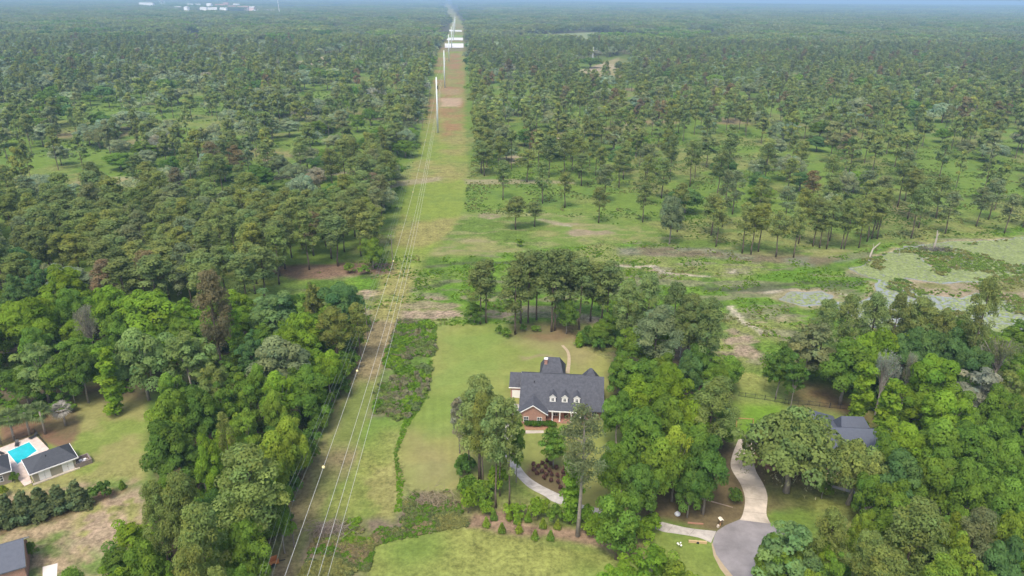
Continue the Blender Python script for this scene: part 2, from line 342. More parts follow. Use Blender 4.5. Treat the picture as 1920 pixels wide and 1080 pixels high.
n.links.new(vm.outputs[0], b.inputs['Base Color'])
me = npmesh('ground', np.stack([X, Y, Z], 1), Fq, gm, True)
ca = me.color_attributes.new('soil', 'FLOAT_COLOR', 'POINT'); ca.data.foreach_set('color', col.astype(np.float32).ravel())
struct(link('ground', me))
# pond water and its pads
wm = bpy.data.materials.new('pond_water'); wm.use_nodes = True; b = wm.node_tree.nodes['Principled BSDF']
b.inputs['Base Color'].default_value = (.24, .25, .21, 1); b.inputs['Roughness'].default_value = .10; b.inputs['Specular IOR Level'].default_value = .6
struct(MB().add([(*p, -.12) for p in gp([(1440, 520), (1520, 490), (1700, 450), (2300, 420), (2400, 720), (1800, 720), (1440, 590)])], [(0, 6, 5, 4, 3, 2, 1)]).build('pond', wm))
NP = 70000
pp = np.stack([rng.uniform(90, 340, NP * 3), rng.uniform(150, 330, NP * 3)], 1); dd_ = pondd(pp[:, 0], pp[:, 1])
dens = st(.30, .50, fbm(pp[:, 0], pp[:, 1], 18, 55)) * .55 + .45
sxp, syp = toscreen(pp[:, 0], pp[:, 1]); dens = dens * np.where(syp > 528, .4, 1.)
pp = pp[(dd_ > .4) & (rng.random(len(pp)) < dens) & (sxp < 2050)][:NP]
r_ = rng.uniform(.25, .62, len(pp)); a_ = np.arange(6) * math.pi / 3
V = np.zeros((len(pp), 6, 3)); V[:, :, 0] = pp[:, :1] + np.cos(a_) * r_[:, None]; V[:, :, 1] = pp[:, 1:] + np.sin(a_) * r_[:, None]; V[:, :, 2] = -.10 + rng.uniform(0, .05, len(pp))[:, None]
pm = bpy.data.materials.new('lily_pad'); pm.use_nodes = True; b = pm.node_tree.nodes['Principled BSDF']; b.inputs['Roughness'].default_value = .85; b.inputs['Specular IOR Level'].default_value = .15
ge = pm.node_tree.nodes.new('ShaderNodeNewGeometry'); cr = pm.node_tree.nodes.new('ShaderNodeValToRGB')
cr.color_ramp.elements[0].color = (.135, .170, .060, 1); cr.color_ramp.elements[1].color = (.26, .31, .120, 1)
pm.node_tree.links.new(ge.outputs['Random Per Island'], cr.inputs[0]); pm.node_tree.links.new(cr.outputs[0], b.inputs['Base Color'])
o = link('lily_pads', npmesh('lily_pads', V.reshape(-1, 3), np.arange(len(pp) * 6).reshape(-1, 6), pm)); o['kind'] = 'stuff'
tag(o, 'pale green lily pads floating all over the pond at the right', 'lily pads')
# ------------------------------------------------------------------ foliage materials
def leafmat(name, mode, trans=.5):
    m = bpy.data.materials.new(name); m.use_nodes = True; n = m.node_tree; n.nodes.remove(n.nodes['Principled BSDF'])
    out = n.nodes['Material Output']
    if mode == 'obj':
        oi = n.nodes.new('ShaderNodeObjectInfo'); base = oi.outputs['Color']
    elif mode == 'inst':
        a = n.nodes.new('ShaderNodeAttribute'); a.attribute_type = 'INSTANCER'; a.attribute_name = 'tint'; base = a.outputs['Color']
    else:
        a = n.nodes.new('ShaderNodeRGB'); a.outputs[0].default_value = (*mode, 1); base = a.outputs[0]
    v = n.nodes.new('ShaderNodeAttribute'); v.attribute_name = 'var'
    s = n.nodes.new('ShaderNodeVectorMath'); s.operation = 'MULTIPLY'
    n.links.new(base, s.inputs[0]); n.links.new(v.outputs['Color'], s.inputs[1])
    d = n.nodes.new('ShaderNodeBsdfDiffuse'); t = n.nodes.new('ShaderNodeBsdfTranslucent'); mx = n.nodes.new('ShaderNodeMixShader'); mx.inputs[0].default_value = trans
    n.links.new(s.outputs[0], d.inputs[0]); n.links.new(s.outputs[0], t.inputs[0]); n.links.new(d.outputs[0], mx.inputs[1]); n.links.new(t.outputs[0], mx.inputs[2])
    n.links.new(mx.outputs[0], out.inputs[0]); return m
LEAF = leafmat('foliage', 'obj'); LEAFI = leafmat('canopy_foliage', 'inst')
BARK = mat('bark', (.14, .11, .085), .95, .1, .3, 1.5); BARKG = mat('grey_bark', (.24, .215, .18), .95, .1, .25, 1.5)
def unit(n, r=None):
    r = r or rng; v = r.normal(size=(n, 3)); return v / np.linalg.norm(v, axis=1)[:, None]
def leaves(clumps, nleaf, size, flat=.8, jit=.55, up=.3, seed=0, low=-.35, shell=.62, aspect=1.0):
    """clumps (k,4): centre and radius; leaf-clump quads lie over each clump's surface"""
    r = np.random.default_rng(seed); c = np.asarray(clumps, float); k = len(c)
    wgt = c[:, 3] ** 2; ci = r.choice(k, nleaf, p=wgt / wgt.sum())
    dr = unit(nleaf, r); dn = dr[:, 2] < low; dr[dn, 2] *= -1
    rad = c[ci, 3] * (shell + (1.05 - shell) * r.random(nleaf) ** .6)
    pos = c[ci, :3] + dr * rad[:, None] * np.array([1, 1, flat])
    nn = dr + jit * unit(nleaf, r) + np.array([0, 0, up]); nn /= np.linalg.norm(nn, axis=1)[:, None]
    a = np.cross(nn, unit(nleaf, r)); a /= np.linalg.norm(a, axis=1)[:, None] + 1e-9; b_ = np.cross(nn, a)
    s = size * r.uniform(.6, 1.3, nleaf); a = a * s[:, None] * .5; b_ = b_ * (s * aspect)[:, None] * .5
    P = np.stack([pos - a - b_ * .6, pos + a * .7 - b_, pos + a + b_ * .7, pos - a * .6 + b_], 1)
    cv = r.normal(0, .11, k)[ci] + r.normal(0, .07, nleaf) + 1.0; hv = r.normal(0, .05, k)[ci]
    cols = np.stack([cv * (1 + hv), cv, cv * (1 - hv), np.ones(nleaf)], 1)
    return P.reshape(-1, 3), np.clip(cols, .35, 1.8)
def crownmesh(name, parts, m):
    V = np.concatenate([p[0] for p in parts]); K = np.concatenate([p[1] for p in parts]); n = len(V) // 4
    me = npmesh(name, V, np.arange(n * 4).reshape(-1, 4), m)
    ca = me.color_attributes.new('var', 'FLOAT_COLOR', 'FACE') if False else me.attributes.new('var', 'FLOAT_COLOR', 'FACE')
    ca.data.foreach_set('color', K.astype(np.float32).ravel()); return me
def blob(rad, rz, cz, n, cr, seed, top=1.0, low=-.5, irr=.22, x=0, y=0):
    """clump centres over a lumpy dome"""
    r = np.random.default_rng(seed); out = []
    k = 0
    ph = r.uniform(0, 6.28, 4)
    for i in range(n):
        d_ = unit(1, r)[0]
        if d_[2] < low: d_[2] = -d_[2]
        az = math.atan2(d_[1], d_[0]); q = 1 + irr * (math.sin(2 * az + ph[0]) * .5 + math.sin(3 * az + ph[1]) * .5 + math.sin(5 * az + ph[2]) * .3)
        s = r.uniform(.55, .92) if r.random() < .75 else r.uniform(.15, .6)
        out.append([x + d_[0] * rad * s * q, y + d_[1] * rad * s * q, cz + d_[2] * rz * s * (1 + .12 * r.normal()), cr * r.uniform(.65, 1.35)])
    return np.array(out)
def skeleton(clumps, h, tr, seed, m, lean=.3, frac=.45, nl=10, straight=False):
    rr = random.Random(seed); b = MB(); top = h * frac
    j = [(rr.uniform(-lean, lean), rr.uniform(-lean, lean)) for _ in range(5)]
    pts = [(0, 0, -.3), (j[0][0] * .3, j[0][1] * .3, top * .3), (j[1][0] * .7, j[1][1] * .7, top * .65), (j[1][0], j[1][1], top)]
    rad = [tr * 1.35, tr, tr * .88, tr * .72]
    if straight:
        pts += [(j[1][0], j[1][1], (top + h) / 2), (j[2][0], j[2][1], h * .96)]; rad += [tr * .5, tr * .12]
    b.tube(pts, rad, 7)
    cs = sorted(clumps.tolist(), key=lambda c: rr.random())[:nl]
    for c in cs:
        if straight:
            z0 = min(max(c[2] - rr.uniform(.3, 1.0), top * .8), h * .93); q = (z0 - top) / (h * .96 - top + 1e-6); q = min(max(q, 0), 1)
            b.tube([(j[1][0], j[1][1], z0), ((j[1][0] + c[0]) / 2, (j[1][1] + c[1]) / 2, (z0 + c[2]) / 2 + .2), (c[0], c[1], c[2])], [tr * .28 * (1 - .5 * q), tr * .18, .04], 4, False)
        else:
            z0 = top * rr.uniform(.75, 1)
            b.tube([(j[1][0], j[1][1], z0), (c[0] * .45, c[1] * .45, z0 + (c[2] - z0) * .6), (c[0] * .9, c[1] * .9, c[2])], [tr * .5, tr * .3, .07], 5, False)
    return b.mesh('trunk', m, True)
PROTO = {}
def reg(kind, crown, trunk, h, r): PROTO.setdefault(kind, []).append((crown, trunk, h, r))
for i in range(4):      # broad oak-like crown, nominal 18 m tall, 7.5 m radius
    c = blob(6.6, 7.6, 10.2, 60, 1.8, 100 + i, low=-.7, irr=.28)
    reg('oak', crownmesh('oak_crown', [leaves(c, 12500, .45, .85, .45, .25, 10 + i, shell=.8)], LEAF), skeleton(c, 18, .36, i, BARKG, .5, .42, 12), 18.3, 7.6)
for i in range(3):      # layered light crown
    c = blob(5.3, 7.4, 10.6, 70, 1.25, 200 + i, low=-.8, irr=.35)
    reg('light', crownmesh('light_crown', [leaves(c, 8000, .41, .7, .65, .35, 20 + i, shell=.75)], LEAF), skeleton(c, 18, .26, i + 9, BARKG, .5, .4, 16), 18.5, 6.3)
for i in range(2):      # wide live oak
    c = blob(10.4, 5.2, 8.2, 130, 1.8, 300 + i, low=-.5, irr=.25)
    q_ = c.copy(); q_[:, 2] -= 1.6; hang = leaves(q_, 1700, .55, 1.1, 1.4, -.9, 35 + i, low=-1, shell=.3, aspect=.25); hang = (hang[0], hang[1] * np.array([1.55, 1.15, 2.3, 1]))
    reg('liveoak', crownmesh('live_oak_crown', [leaves(c, 15000, .50, .75, .55, .3, 30 + i, shell=.78), hang], LEAF), skeleton(c, 14, .6, i + 19, BARKG, .8, .33, 20), 14.0, 11.0)
def pineclumps(h, r0, seed, start=.55, n=30, cr=1.15):
    start = start - .12
    r = np.random.default_rng(seed); out = []
    for i in range(n):
        q = r.random() ** .8; z = h * (start + (1 - start) * q) - .8
        w_ = r0 * min(1, ((1 - q) * 1.5 + .12)) ** .6 * (.55 + .45 * min(1, q * 2.2 + .1)); a = r.uniform(0, 6.283); s = w_ * r.uniform(.35, 1.0)
        out.append([s * math.cos(a), s * math.sin(a), z + .25 * s * .2, cr * r.uniform(.7, 1.35)])
    out.append([0, 0, h - 1.2, cr]); return np.array(out)
for i in range(4):      # pine, nominal 24 m
    c = pineclumps(24, 3.9, 400 + i, [.50, .58, .46, .60][i], 48, 1.25)
    reg('pine', crownmesh('pine_crown', [leaves(c, 3800, .48, .8, .6, .45, 40 + i, low=-.5, shell=.55, aspect=.7)], LEAF), skeleton(c, 24, .24, i + 29, BARK, .5, .5, 12, True), 24, 4.6)
for i in range(3):      # big rounded pine seen from close by
    c = pineclumps(24, 5.6, 440 + i, .50, 90, 1.45)
    reg('bigpine', crownmesh('big_pine_crown', [leaves(c, 11000, .44, .8, .6, .45, 50 + i, low=-.4, shell=.6, aspect=.65)], LEAF), skeleton(c, 24, .36, i + 39, BARK, .5, .5, 20, True), 24, 6.6)
c = pineclumps(24, 4.8, 470, .58, 80, 1.2)
reg('thinpine', crownmesh('thin_pine_crown', [leaves(c, 6500, .36, .7, 1.0, .4, 60, low=-.5, shell=.25, aspect=.5)], LEAF), skeleton(c, 24, .36, 49, BARKG, .3, .5, 26, True), 24, 5.2)
c = np.concatenate([blob(3.4, 5.2, 7.2, 50, 1.0, 500, low=-.9, irr=.1), blob(3.7, 1.5, 3.4, 20, .9, 501, low=-.5, irr=.1)])
reg('cypress', crownmesh('cypress_crown', [leaves(c, 7500, .34, .9, .7, .3, 70)], LEAF), skeleton(c, 13, .28, 59, BARK, .1, .7, 12, True), 12.8, 4.5)
c = np.concatenate([blob(1.2, 1.6, z, 9, .8, 520 + int(z), low=-.9) + np.array([math.sin(z) * .4, math.cos(z * 1.7) * .4, 0, 0]) for z in np.arange(2, 17, 1.5)])
reg('narrow', crownmesh('narrow_crown', [leaves(c, 3600, .42, .9, .8, .3, 72)], LEAF), skeleton(c, 17, .16, 61, BARK, .1, .8, 8, True), 18, 2.6)
# bare, moss-hung tree : twiggy grey crown
def mossy(seed):
    rr = random.Random(seed); c = blob(4.6, 5.4, 12.2, 44, .9, seed, low=-.4, irr=.4)
    p1 = leaves(c, 1500, .40, 1.2, 1.2, 0, seed, low=-1, shell=.2, aspect=.35)
    q = c.copy(); q[:, 2] -= 1.0
    p2 = leaves(q, 1300, .55, 1.6, 1.3, -.6, seed + 1, low=-1, shell=.1, aspect=.22)
    return crownmesh('mossy_crown', [p1, p2], LEAF), skeleton(c, 18, .30, seed, BARKG, .4, .45, 40)
for i in range(2): a, b_ = mossy(560 + i); reg('mossy', a, b_, 18, 5.6)
c = blob(2.3, 2.0, 1.7, 26, .75, 600, low=-.3, irr=.2)
reg('shrub', crownmesh('shrub_crown', [leaves(c, 1100, .36, .85, .7, .3, 80)], LEAF), skeleton(c, 3.2, .09, 71, BARK, .1, .3, 5), 3.9, 2.8)
c = blob(2.3, 1.7, 1.6, 26, .7, 601, low=-.3, irr=.5)
reg('shrub', crownmesh('shrub_crown', [leaves(c, 1000, .38, .85, .8, .3, 81)], LEAF), skeleton(c, 3.2, .09, 72, BARK, .1, .3, 5), 3.6, 2.9)
c = np.array([[0.9 * (1 - z / 4.4) * math.cos(z * 9 + k * 2.1), 0.9 * (1 - z / 4.4) * math.sin(z * 9 + k * 2.1), z, .62 * (1 - z / 5.6)] for z in np.arange(.5, 4.0, .35) for k in range(3)])
c0 = c; c = blob(.75, .8, .55, 30, .42, 640, low=-.2, irr=.05)
reg('mound', crownmesh('mound_crown', [leaves(c, 700, .24, .85, .5, .3, 84)], LEAF), skeleton(c, 1, .05, 75, BARK, .02, .3, 2), 1.6, 1.15)
c = c0
reg('cone', crownmesh('conical_crown', [leaves(c, 1500, .22, 1, .6, .2, 82)], LEAF), skeleton(c, 4, .07, 73, BARK, .02, .4, 3), 4.2, 1.4)
c = np.concatenate([blob(2.6 * (1 - z / 9.5), .8, z, 14, .95 * (1 - z / 13), 620 + int(z * 2), low=-1, irr=.25) for z in np.arange(1.1, 7.6, .9)])
reg('magnolia', crownmesh('magnolia_crown', [leaves(c, 5200, .36, .9, .5, .35, 83, shell=.85, low=-.6)], LEAF), skeleton(c, 7.6, .15, 74, BARK, .05, .7, 8, True), 8.2, 3.1)
TINT = dict(sage=(.265, .325, .175), bright=(.175, .285, .030), yellow=(.215, .300, .040), mid=(.148, .245, .036), dark=(.108, .195, .036), blue=(.108, .200, .060), pale=(.175, .265, .085),
            olive=(.205, .252, .066), pine=(.206, .262, .082), dpine=(.175, .222, .072), grayol=(.195, .235, .105), rust=(.200, .175, .085), red=(.215, .165, .090), moss=(.270, .280, .195), silver=(.42, .44, .36))
def tcol(t, j=.10, g=1):
    c = TINT[t]; f = 1.14 * g * (1 + random.uniform(-j, j)); h = 1 + random.uniform(-.08, .08)
    return (c[0] * f * h, c[1] * f, c[2] * f / h, 1)
NAMES = dict(mound='shrub', oak='oak_tree', light='broadleaf_tree', liveoak='live_oak', pine='pine_tree', bigpine='pine_tree', thinpine='pine_tree', cypress='cypress_tree', narrow='slender_tree', mossy='mossy_tree', shrub='shrub', cone='conical_shrub', magnolia='magnolia_tree')
CATS = dict(mound='shrub', oak='tree', light='tree', liveoak='tree', pine='pine tree', bigpine='pine tree', thinpine='pine tree', cypress='tree', narrow='tree', mossy='tree', shrub='shrub', cone='shrub', magnolia='tree')
PLACED = []
def plant(kind, x, y, h, r, tint, label, group=None, z=0, var=None, cat=None, name=None):
    pr = PROTO[kind]; cr_, tk, H, RR = pr[random.randrange(len(pr)) if var is None else var % len(pr)]
    e = empty(name or NAMES[kind], (x, y, z), random.uniform(0, 6.28)); sz = h / H; sr = r / RR
    e.scale = (sr, sr, sz); tag(e, label, cat or CATS[kind], group)
    t = link('trunk', tk, e); t.scale = (.5 + .5 / max(sr, .5), .5 + .5 / max(sr, .5), 1) if sr > 1 else (1, 1, 1)
    c_ = link('crown', cr_, e); c_.color = tcol(tint) if isinstance(tint, str) else (*tint, 1)
    PLACED.append((x, y, r)); return e
def top(kind, px, py, hw, h, tint, label, group=None, **k):
    """a tree whose crown top shows at (px,py), hw pixels to either side, h metres tall"""
    p = G(px, py + hw * .22, h); r = hw / ppm((p.x, p.y, h * .75))
    return plant(kind, p.x, p.y, h, r, tint, label, group, **k)
def foot(kind, px, py, tpy, hw, tint, label, group=None, **k):
    """a tree whose trunk meets the ground at (px,py) and whose top shows at row tpy"""
    p = G(px, py); h = hgt(p, tpy + hw * .15); r = hw / ppm((p.x, p.y, h * .75))
    return plant(kind, p.x, p.y, h, r, tint, label, group, **k)
# ------------------------------------------------------------------ trees that can be told apart
T = [  # kind, crown-top x, y, half width, height, tint, label
# wood at the left edge, above the pool
('oak', 45, 551, 56, 18, 'bright', 'big bright green oak at the left edge, wide billowing crown above the pool woods'),
('oak', 30, 458, 30, 18, 'blue', 'dark blue-green broadleaf tree near the left edge, rising against the pine stand'),
('light', 20, 508, 36, 17, 'blue', 'blue-green tree touching the left edge below the darkest blue-green crown'),
('light', 66, 487, 27, 17, 'blue', 'small blue-green crown squeezed behind the two left-edge blue-green trees'),
('oak', 112, 490, 44, 17, 'bright', 'bright green broadleaf tree right of the blue-green trees, in front of the pines'),
('oak', 128, 533, 36, 17, 'mid', 'medium green oak between the big bright oak and the pine stand'),
('mossy', 153, 562, 28, 19, 'moss', 'grey moss-hung tree with a pale thin crown among the bright oaks at left'),
('oak', 198, 529, 40, 18, 'bright', 'bright green oak just right of and behind the grey moss-hung tree'),
('oak', 262, 536, 66, 19, 'bright', 'widest bright green oak of the left woods, up against the dark pines'),
('oak', 215, 585, 34, 15, 'mid', 'mid green oak below the moss-hung tree on its right'),
('light', 60, 624, 48, 18, 'pale', 'pale green tree showing white limbs at the left edge of the woods'),
('oak', 252, 604, 55, 20, 'pale', 'pale green wide oak with a bare trunk standing at the yard edge'),
('light', 340, 597, 54, 21, 'pale', 'tall pale green tree with feathery crown beside the rusty pine'),
('narrow', 188, 640, 30, 19, 'bright', 'narrow bright green tree at the head of the pool yard lawn'),
('oak', 100, 662, 40, 13, 'mid', 'medium green oak behind the palms at the pool'),
('oak', 34, 676, 42, 11.5, 'dark', 'dark green oak at the left edge behind the palms'),
('oak', 140, 640, 36, 16, 'dark', 'dark oak between the pale tree and the narrow bright one in the left woods'),
('light', 128, 700, 26, 8, 'dark', 'low dark tree behind the silver palm'),
('bigpine', 388, 500, 42, 31, 'rust', 'tall rusty brown-green pine rising over the left woods'),
('narrow', 430, 560, 22, 18, 'bright', 'bright green slim tree directly right of the rusty pine'),
('oak', 315, 690, 30, 14, 'mid', 'mid green oak in front of the pale feathery tree at the yard edge'),
# belt between the yard and the power line cut
('light', 511, 526, 58, 18, 'pale', 'silvery green tree with layered boughs at the head of the tree belt'),
('oak', 636, 518, 46, 17, 'blue', 'rounded blue-green oak at the top right corner of the tree belt'),
('light', 583, 524, 26, 16, 'olive', 'yellowish olive tree left of the rounded blue-green oak'),
('pine', 668, 562, 24, 18, 'olive', 'olive pine on the belt edge under the power wires, nearest the marsh'),
('oak', 560, 580, 42, 17, 'bright', 'bright green oak in the belt below the silvery layered tree'),
('bigpine', 622, 570, 38, 18, 'olive', 'olive pine with flat boughs near the marsh end of the belt'),
('oak', 520, 618, 60, 18, 'grayol', 'broad grey-olive oak in the middle of the belt head'),
('light', 465, 615, 30, 17, 'blue', 'blue-green tree left of the broad grey-olive oak'),
('oak', 612, 648, 32, 15, 'bright', 'bright lime oak on the corridor side of the grey-olive oak'),
('oak', 573, 680, 45, 16, 'mid', 'medium green oak in the belt below the bright lime oak'),
('oak', 520, 686, 40, 17, 'bright', 'bright oak in the centre of the belt, under the grey-olive oak'),
('oak', 512, 720, 30, 17, 'yellow', 'small yellow-green crown in the middle of the belt'),
('light', 445, 688, 38, 18, 'mid', 'loose mid green tree on the yard side of the bright central oak'),
('light', 395, 668, 38, 18, 'olive', 'yellow-olive tree at the foot of the rusty pine'),
('oak', 480, 672, 26, 16, 'mid', 'small mid green crown between the loose tree and the bright central oak'),
('oak', 312, 724, 44, 18, 'mid', 'green oak at the yard corner above the big dark oak'),
('oak', 303, 778, 56, 17, 'dark', 'big dark green oak bulging over the pool yard lawn'),
('oak', 366, 716, 42, 18, 'dark', 'dark green oak right behind the big dark oak of the yard edge'),
('light', 416, 702, 34, 18, 'mid', 'airy mid green tree right of the dark pair at the yard edge'),
('light', 450, 750, 38, 18, 'yellow', 'yellowish airy tree in the belt, left of the two lime oaks'),
('oak', 538, 766, 46, 18, 'yellow', 'upper of the two lime oaks close to the corridor'),
('oak', 503, 801, 52, 18, 'yellow', 'lower and wider of the two lime oaks close to the corridor'),
('oak', 382, 810, 32, 17, 'bright', 'bright green crown between the big dark oak and the large olive pine'),
('bigpine', 455, 828, 78, 25, 'olive', 'largest olive pine of the belt, broad soft crown with a bit of trunk showing'),
('bigpine', 330, 880, 44, 22, 'olive', 'olive pine leaning over the yard side, left of the largest olive pine'),
('bigpine', 282, 898, 36, 21, 'olive', 'outermost olive pine over the patchy yard'),
('bigpine', 365, 938, 54, 23, 'olive', 'rounded olive pine below the largest one in the near belt'),
('oak', 515, 896, 32, 16, 'mid', 'mid green oak on the corridor side of the largest olive pine'),
('oak', 455, 970, 44, 16, 'mid', 'leafy mid green oak beside the wooden crossarm pole'),
('oak', 262, 1002, 44, 16, 'mid', 'mid green oak at the lower yard edge'),
('bigpine', 352, 1018, 50, 22, 'olive', 'olive pine at the bottom of the belt, half cut by the frame'),
('oak', 446, 1050, 38, 15, 'mid', 'mid green oak touching the bottom edge near the wires'),
('light', 205, 1048, 42, 15, 'bright', 'bright green tree at the bottom edge beside the white driveway'),
('bigpine', 405, 1058, 36, 20, 'olive', 'small olive pine crown at the bottom edge of the belt'),
('light', 300, 1062, 40, 15, 'bright', 'bright tree at the bottom edge between the yard and the olive pines'),
('bigpine', 130, 1062, 40, 13, 'mid', 'mid green pine top in front of the lower left roof'),
('pine', 415, 770, 20, 20, 'olive', 'slim olive pine hidden among the crowns left of the yellowish airy tree'),
('oak', 430, 880, 30, 15, 'bright', 'bright patch of oak crown under the largest olive pine'),
# wood behind and right of the brick house
('bigpine', 1180, 520, 34, 23, 'pine', 'pine joining the lawn row to the clump behind the house'),
('oak', 1190, 600, 36, 15, 'mid', 'mid green oak filling the gap right of the lawn row'),
('oak', 1240, 610, 36, 14, 'bright', 'bright oak under the wide greyish pine'),
('bigpine', 1300, 545, 36, 22, 'dpine', 'dark pine between the dark-topped one and the clear-trunked one'),
('bigpine', 1220, 508, 38, 24, 'pine', 'tall pine at the left of the clump behind the house, over the marsh'),
('bigpine', 1272, 524, 34, 23, 'dpine', 'dark-topped pine in the middle of the clump behind the house'),
('bigpine', 1239, 563, 52, 22, 'grayol', 'wide greyish pine in front of the clump behind the house'),
('bigpine', 1332, 552, 42, 24, 'pine', 'pine with a clear trunk at the right of the clump behind the house'),
('oak', 1315, 640, 34, 12, 'dark', 'low dark oak under the pine with the clear trunk'),
('oak', 1172, 657, 38, 14, 'mid', 'medium oak just right of the rear lawn'),
('oak', 1220, 664, 36, 14, 'mid', 'oak between the rear lawn oak and the blue-green oak'),
('oak', 1295, 656, 32, 15, 'blue', 'blue-green oak below the wide greyish pine'),
('oak', 1262, 678, 44, 17, 'bright', 'bright green oak at the crest of the wood right of the house'),
('oak', 1206, 697, 50, 17, 'bright', 'bright oak above the right end of the slate roof'),
('bigpine', 1347, 697, 52, 22, 'olive', 'olive pine overlooking the fenced yard and play set'),
('oak', 1162, 728, 38, 15, 'mid', 'oak overhanging the right end of the slate roof'),
('oak', 1207, 760, 54, 18, 'mid', 'large green oak in the heart of the wood right of the house'),
('oak', 1276, 790, 40, 18, 'yellow', 'yellow-green oak in the wood between house and pale driveway'),
('oak', 1237, 812, 52, 18, 'mid', 'dark-leaved large oak spreading over the shady yard right of the house'),
('oak', 1158, 824, 40, 15, 'mid', 'oak behind the tall near pine, over the front lawn'),
('oak', 1312, 782, 48, 18, 'mid', 'oak left of the pale driveway top, under the olive pine'),
('oak', 1336, 818, 50, 17, 'dark', 'dark oak hanging over the left side of the pale driveway'),
('oak', 1257, 730, 46, 18, 'mid', 'oak between the bright crest oak and the yellow-green oak'),
('oak', 1300, 735, 44, 17, 'bright', 'bright oak left of the olive pine over the play yard'),
('oak', 1205, 860, 40, 15, 'dark', 'dark lower oak on the front edge of the wood right of the house'),
('oak', 1300, 868, 36, 12, 'dark', 'dark low oak at the shady yard, nearest the pale driveway bend'),
('light', 1040, 790, 34, 11, 'mid', 'small leafy tree beside the maroon shrub bed in front of the house'),
('cypress', 1166, 902, 52, 16, 'mid', 'dense rounded cypress beside the lower driveway'),
('light', 1222, 998, 54, 15, 'bright', 'bright green tree at the bottom, left of the culvert end of the driveway'),
('light', 1160, 1034, 46, 15, 'bright', 'bright green tree cut by the bottom edge, on the bottom lawn'),
('light', 1278, 1032, 46, 14, 'yellow', 'lime green tree at the bottom edge left of the cul-de-sac'),
# right woods
('light', 1525, 583, 60, 20, 'grayol', 'wide grey-green tree at the marsh end of the right woods'),
('light', 1473, 630, 32, 17, 'dark', 'dark slim-crowned tree left of the wide grey-green tree'),
('light', 1440+60, 660, 26, 15, 'dark', 'dark small tree with a pale trunk on the fenced lawn'),
('bigpine', 1555, 556, 30, 21, 'pine', 'leftmost of the pines in front of the lily pond'),
('bigpine', 1600, 546, 28, 21, 'pine', 'second pine from the left in front of the lily pond'),
('bigpine', 1650, 542, 36, 22, 'pine', 'bushiest pine in front of the lily pond'),
('bigpine', 1692, 546, 24, 21, 'dpine', 'narrow dark pine in front of the open water channel'),
('bigpine', 1735, 552, 38, 20, 'pine', 'broad pine in front of the marsh island'),
('bigpine', 1780, 574, 30, 19, 'pine', 'shorter pine right of the broad pine by the marsh island'),
('bigpine', 1861, 515, 32, 29, 'pine', 'tallest pine of the right woods, standing out against the pond'),
('oak', 1600, 626, 58, 18, 'mid', 'spreading oak over the pine-straw edge of the fenced lawn'),
('oak', 1652, 608, 46, 19, 'bright', 'bright green oak behind the grey bare tree at right'),
('oak', 1706, 612, 40, 18, 'blue', 'blue-green oak right behind the grey bare tree'),
('oak', 1745, 605, 34, 18, 'blue', 'blue-green oak below the broad pond pine'),
('mossy', 1672, 636, 30, 21, 'moss', 'grey bare moss-hung tree in the right woods, tallest of its kind'),
('mossy', 1716, 652, 16, 18, 'moss', 'thin grey leaning snag right of the big grey bare tree'),
('oak', 1758, 652, 54, 18, 'bright', 'wide bright oak in the middle of the right woods'),
('oak', 1794, 614, 36, 17, 'blue', 'blue-green oak left of the trunk of the tallest pine'),
('oak', 1836, 640, 40, 17, 'blue', 'blue-green oak below the tallest pine'),
('mossy', 1888, 612, 44, 18, 'grayol', 'grey-green moss-hung tree at the right edge beside the pond'),
('light', 1858, 672, 46, 17, 'moss', 'pale grey mossy crown near the right edge'),
('oak', 1789, 722, 54, 17, 'bright', 'bright oak in front of the pale grey mossy crown'),
('oak', 1886, 716, 36, 15, 'mid', 'medium oak at the right edge beneath the mossy trees'),
('light', 1908, 678, 34, 16, 'olive', 'olive crown cut by the right edge'),
('oak', 1893, 764, 42, 16, 'mid', 'oak at the right edge, level with the right-hand roof'),
('narrow', 1632, 668, 30, 19, 'bright', 'bright slim tree with long bare trunk behind the right-hand roof'),
('narrow', 1680, 700, 32, 19, 'bright', 'bright slender tree with pale trunk right of the right-hand roof'),
('oak', 1700, 775, 54, 16, 'bright', 'bright oak touching the right end of the right-hand roof'),
('oak', 1770, 777, 50, 17, 'mid', 'mid green oak right of the bright oak by the right-hand roof'),
('oak', 1838, 782, 50, 17, 'mid', 'mid green oak two crowns left of the right edge, above the yellow trees'),
('oak', 1900, 812, 44, 16, 'mid', 'mid green oak cut by the right edge halfway down'),
('oak', 1698, 836, 52, 16, 'blue', 'blue-green oak in front of the right-hand house'),
('oak', 1764, 846, 50, 17, 'mid', 'second row oak in the dense wood right of the right-hand house'),
('oak', 1832, 856, 50, 17, 'mid', 'second row oak further right, above the olive pines'),
('oak', 1896, 880, 46, 16, 'mid', 'dark edge oak cut by the right edge, second row'),
('oak', 1692, 900, 44, 14, 'mid', 'lower oak over the curved walk of the right-hand house'),
('liveoak', 1500, 760, 106, 18, 'olive', 'huge moss-hung live oak beside the pale driveway'),
('oak', 1668, 812, 36, 15, 'mid', 'oak leaning over the front right end of the right-hand roof'),
('liveoak', 1614, 822, 68, 14, 'olive', 'second live oak, darker, in front of the right-hand house'),
('light', 1482, 955, 70, 17, 'pale', 'pale green tree over the cul-de-sac asphalt'),
('bigpine', 1569, 947, 42, 18, 'olive', 'olive pine behind the pale tree at the cul-de-sac'),
('oak', 1629, 950, 32, 16, 'yellow', 'bright lime crown between the olive pines lower right'),
('bigpine', 1634, 990, 40, 18, 'olive', 'olive pine below the bright lime crown'),
('bigpine', 1736, 930, 66, 22, 'olive', 'largest olive pine of the lower right corner'),
('light', 1806, 946, 30, 18, 'yellow', 'slim yellow-green tree right of the largest lower right pine'),
('bigpine', 1848, 944, 42, 19, 'grayol', 'grey-olive pine right of the slim yellow-green tree'),
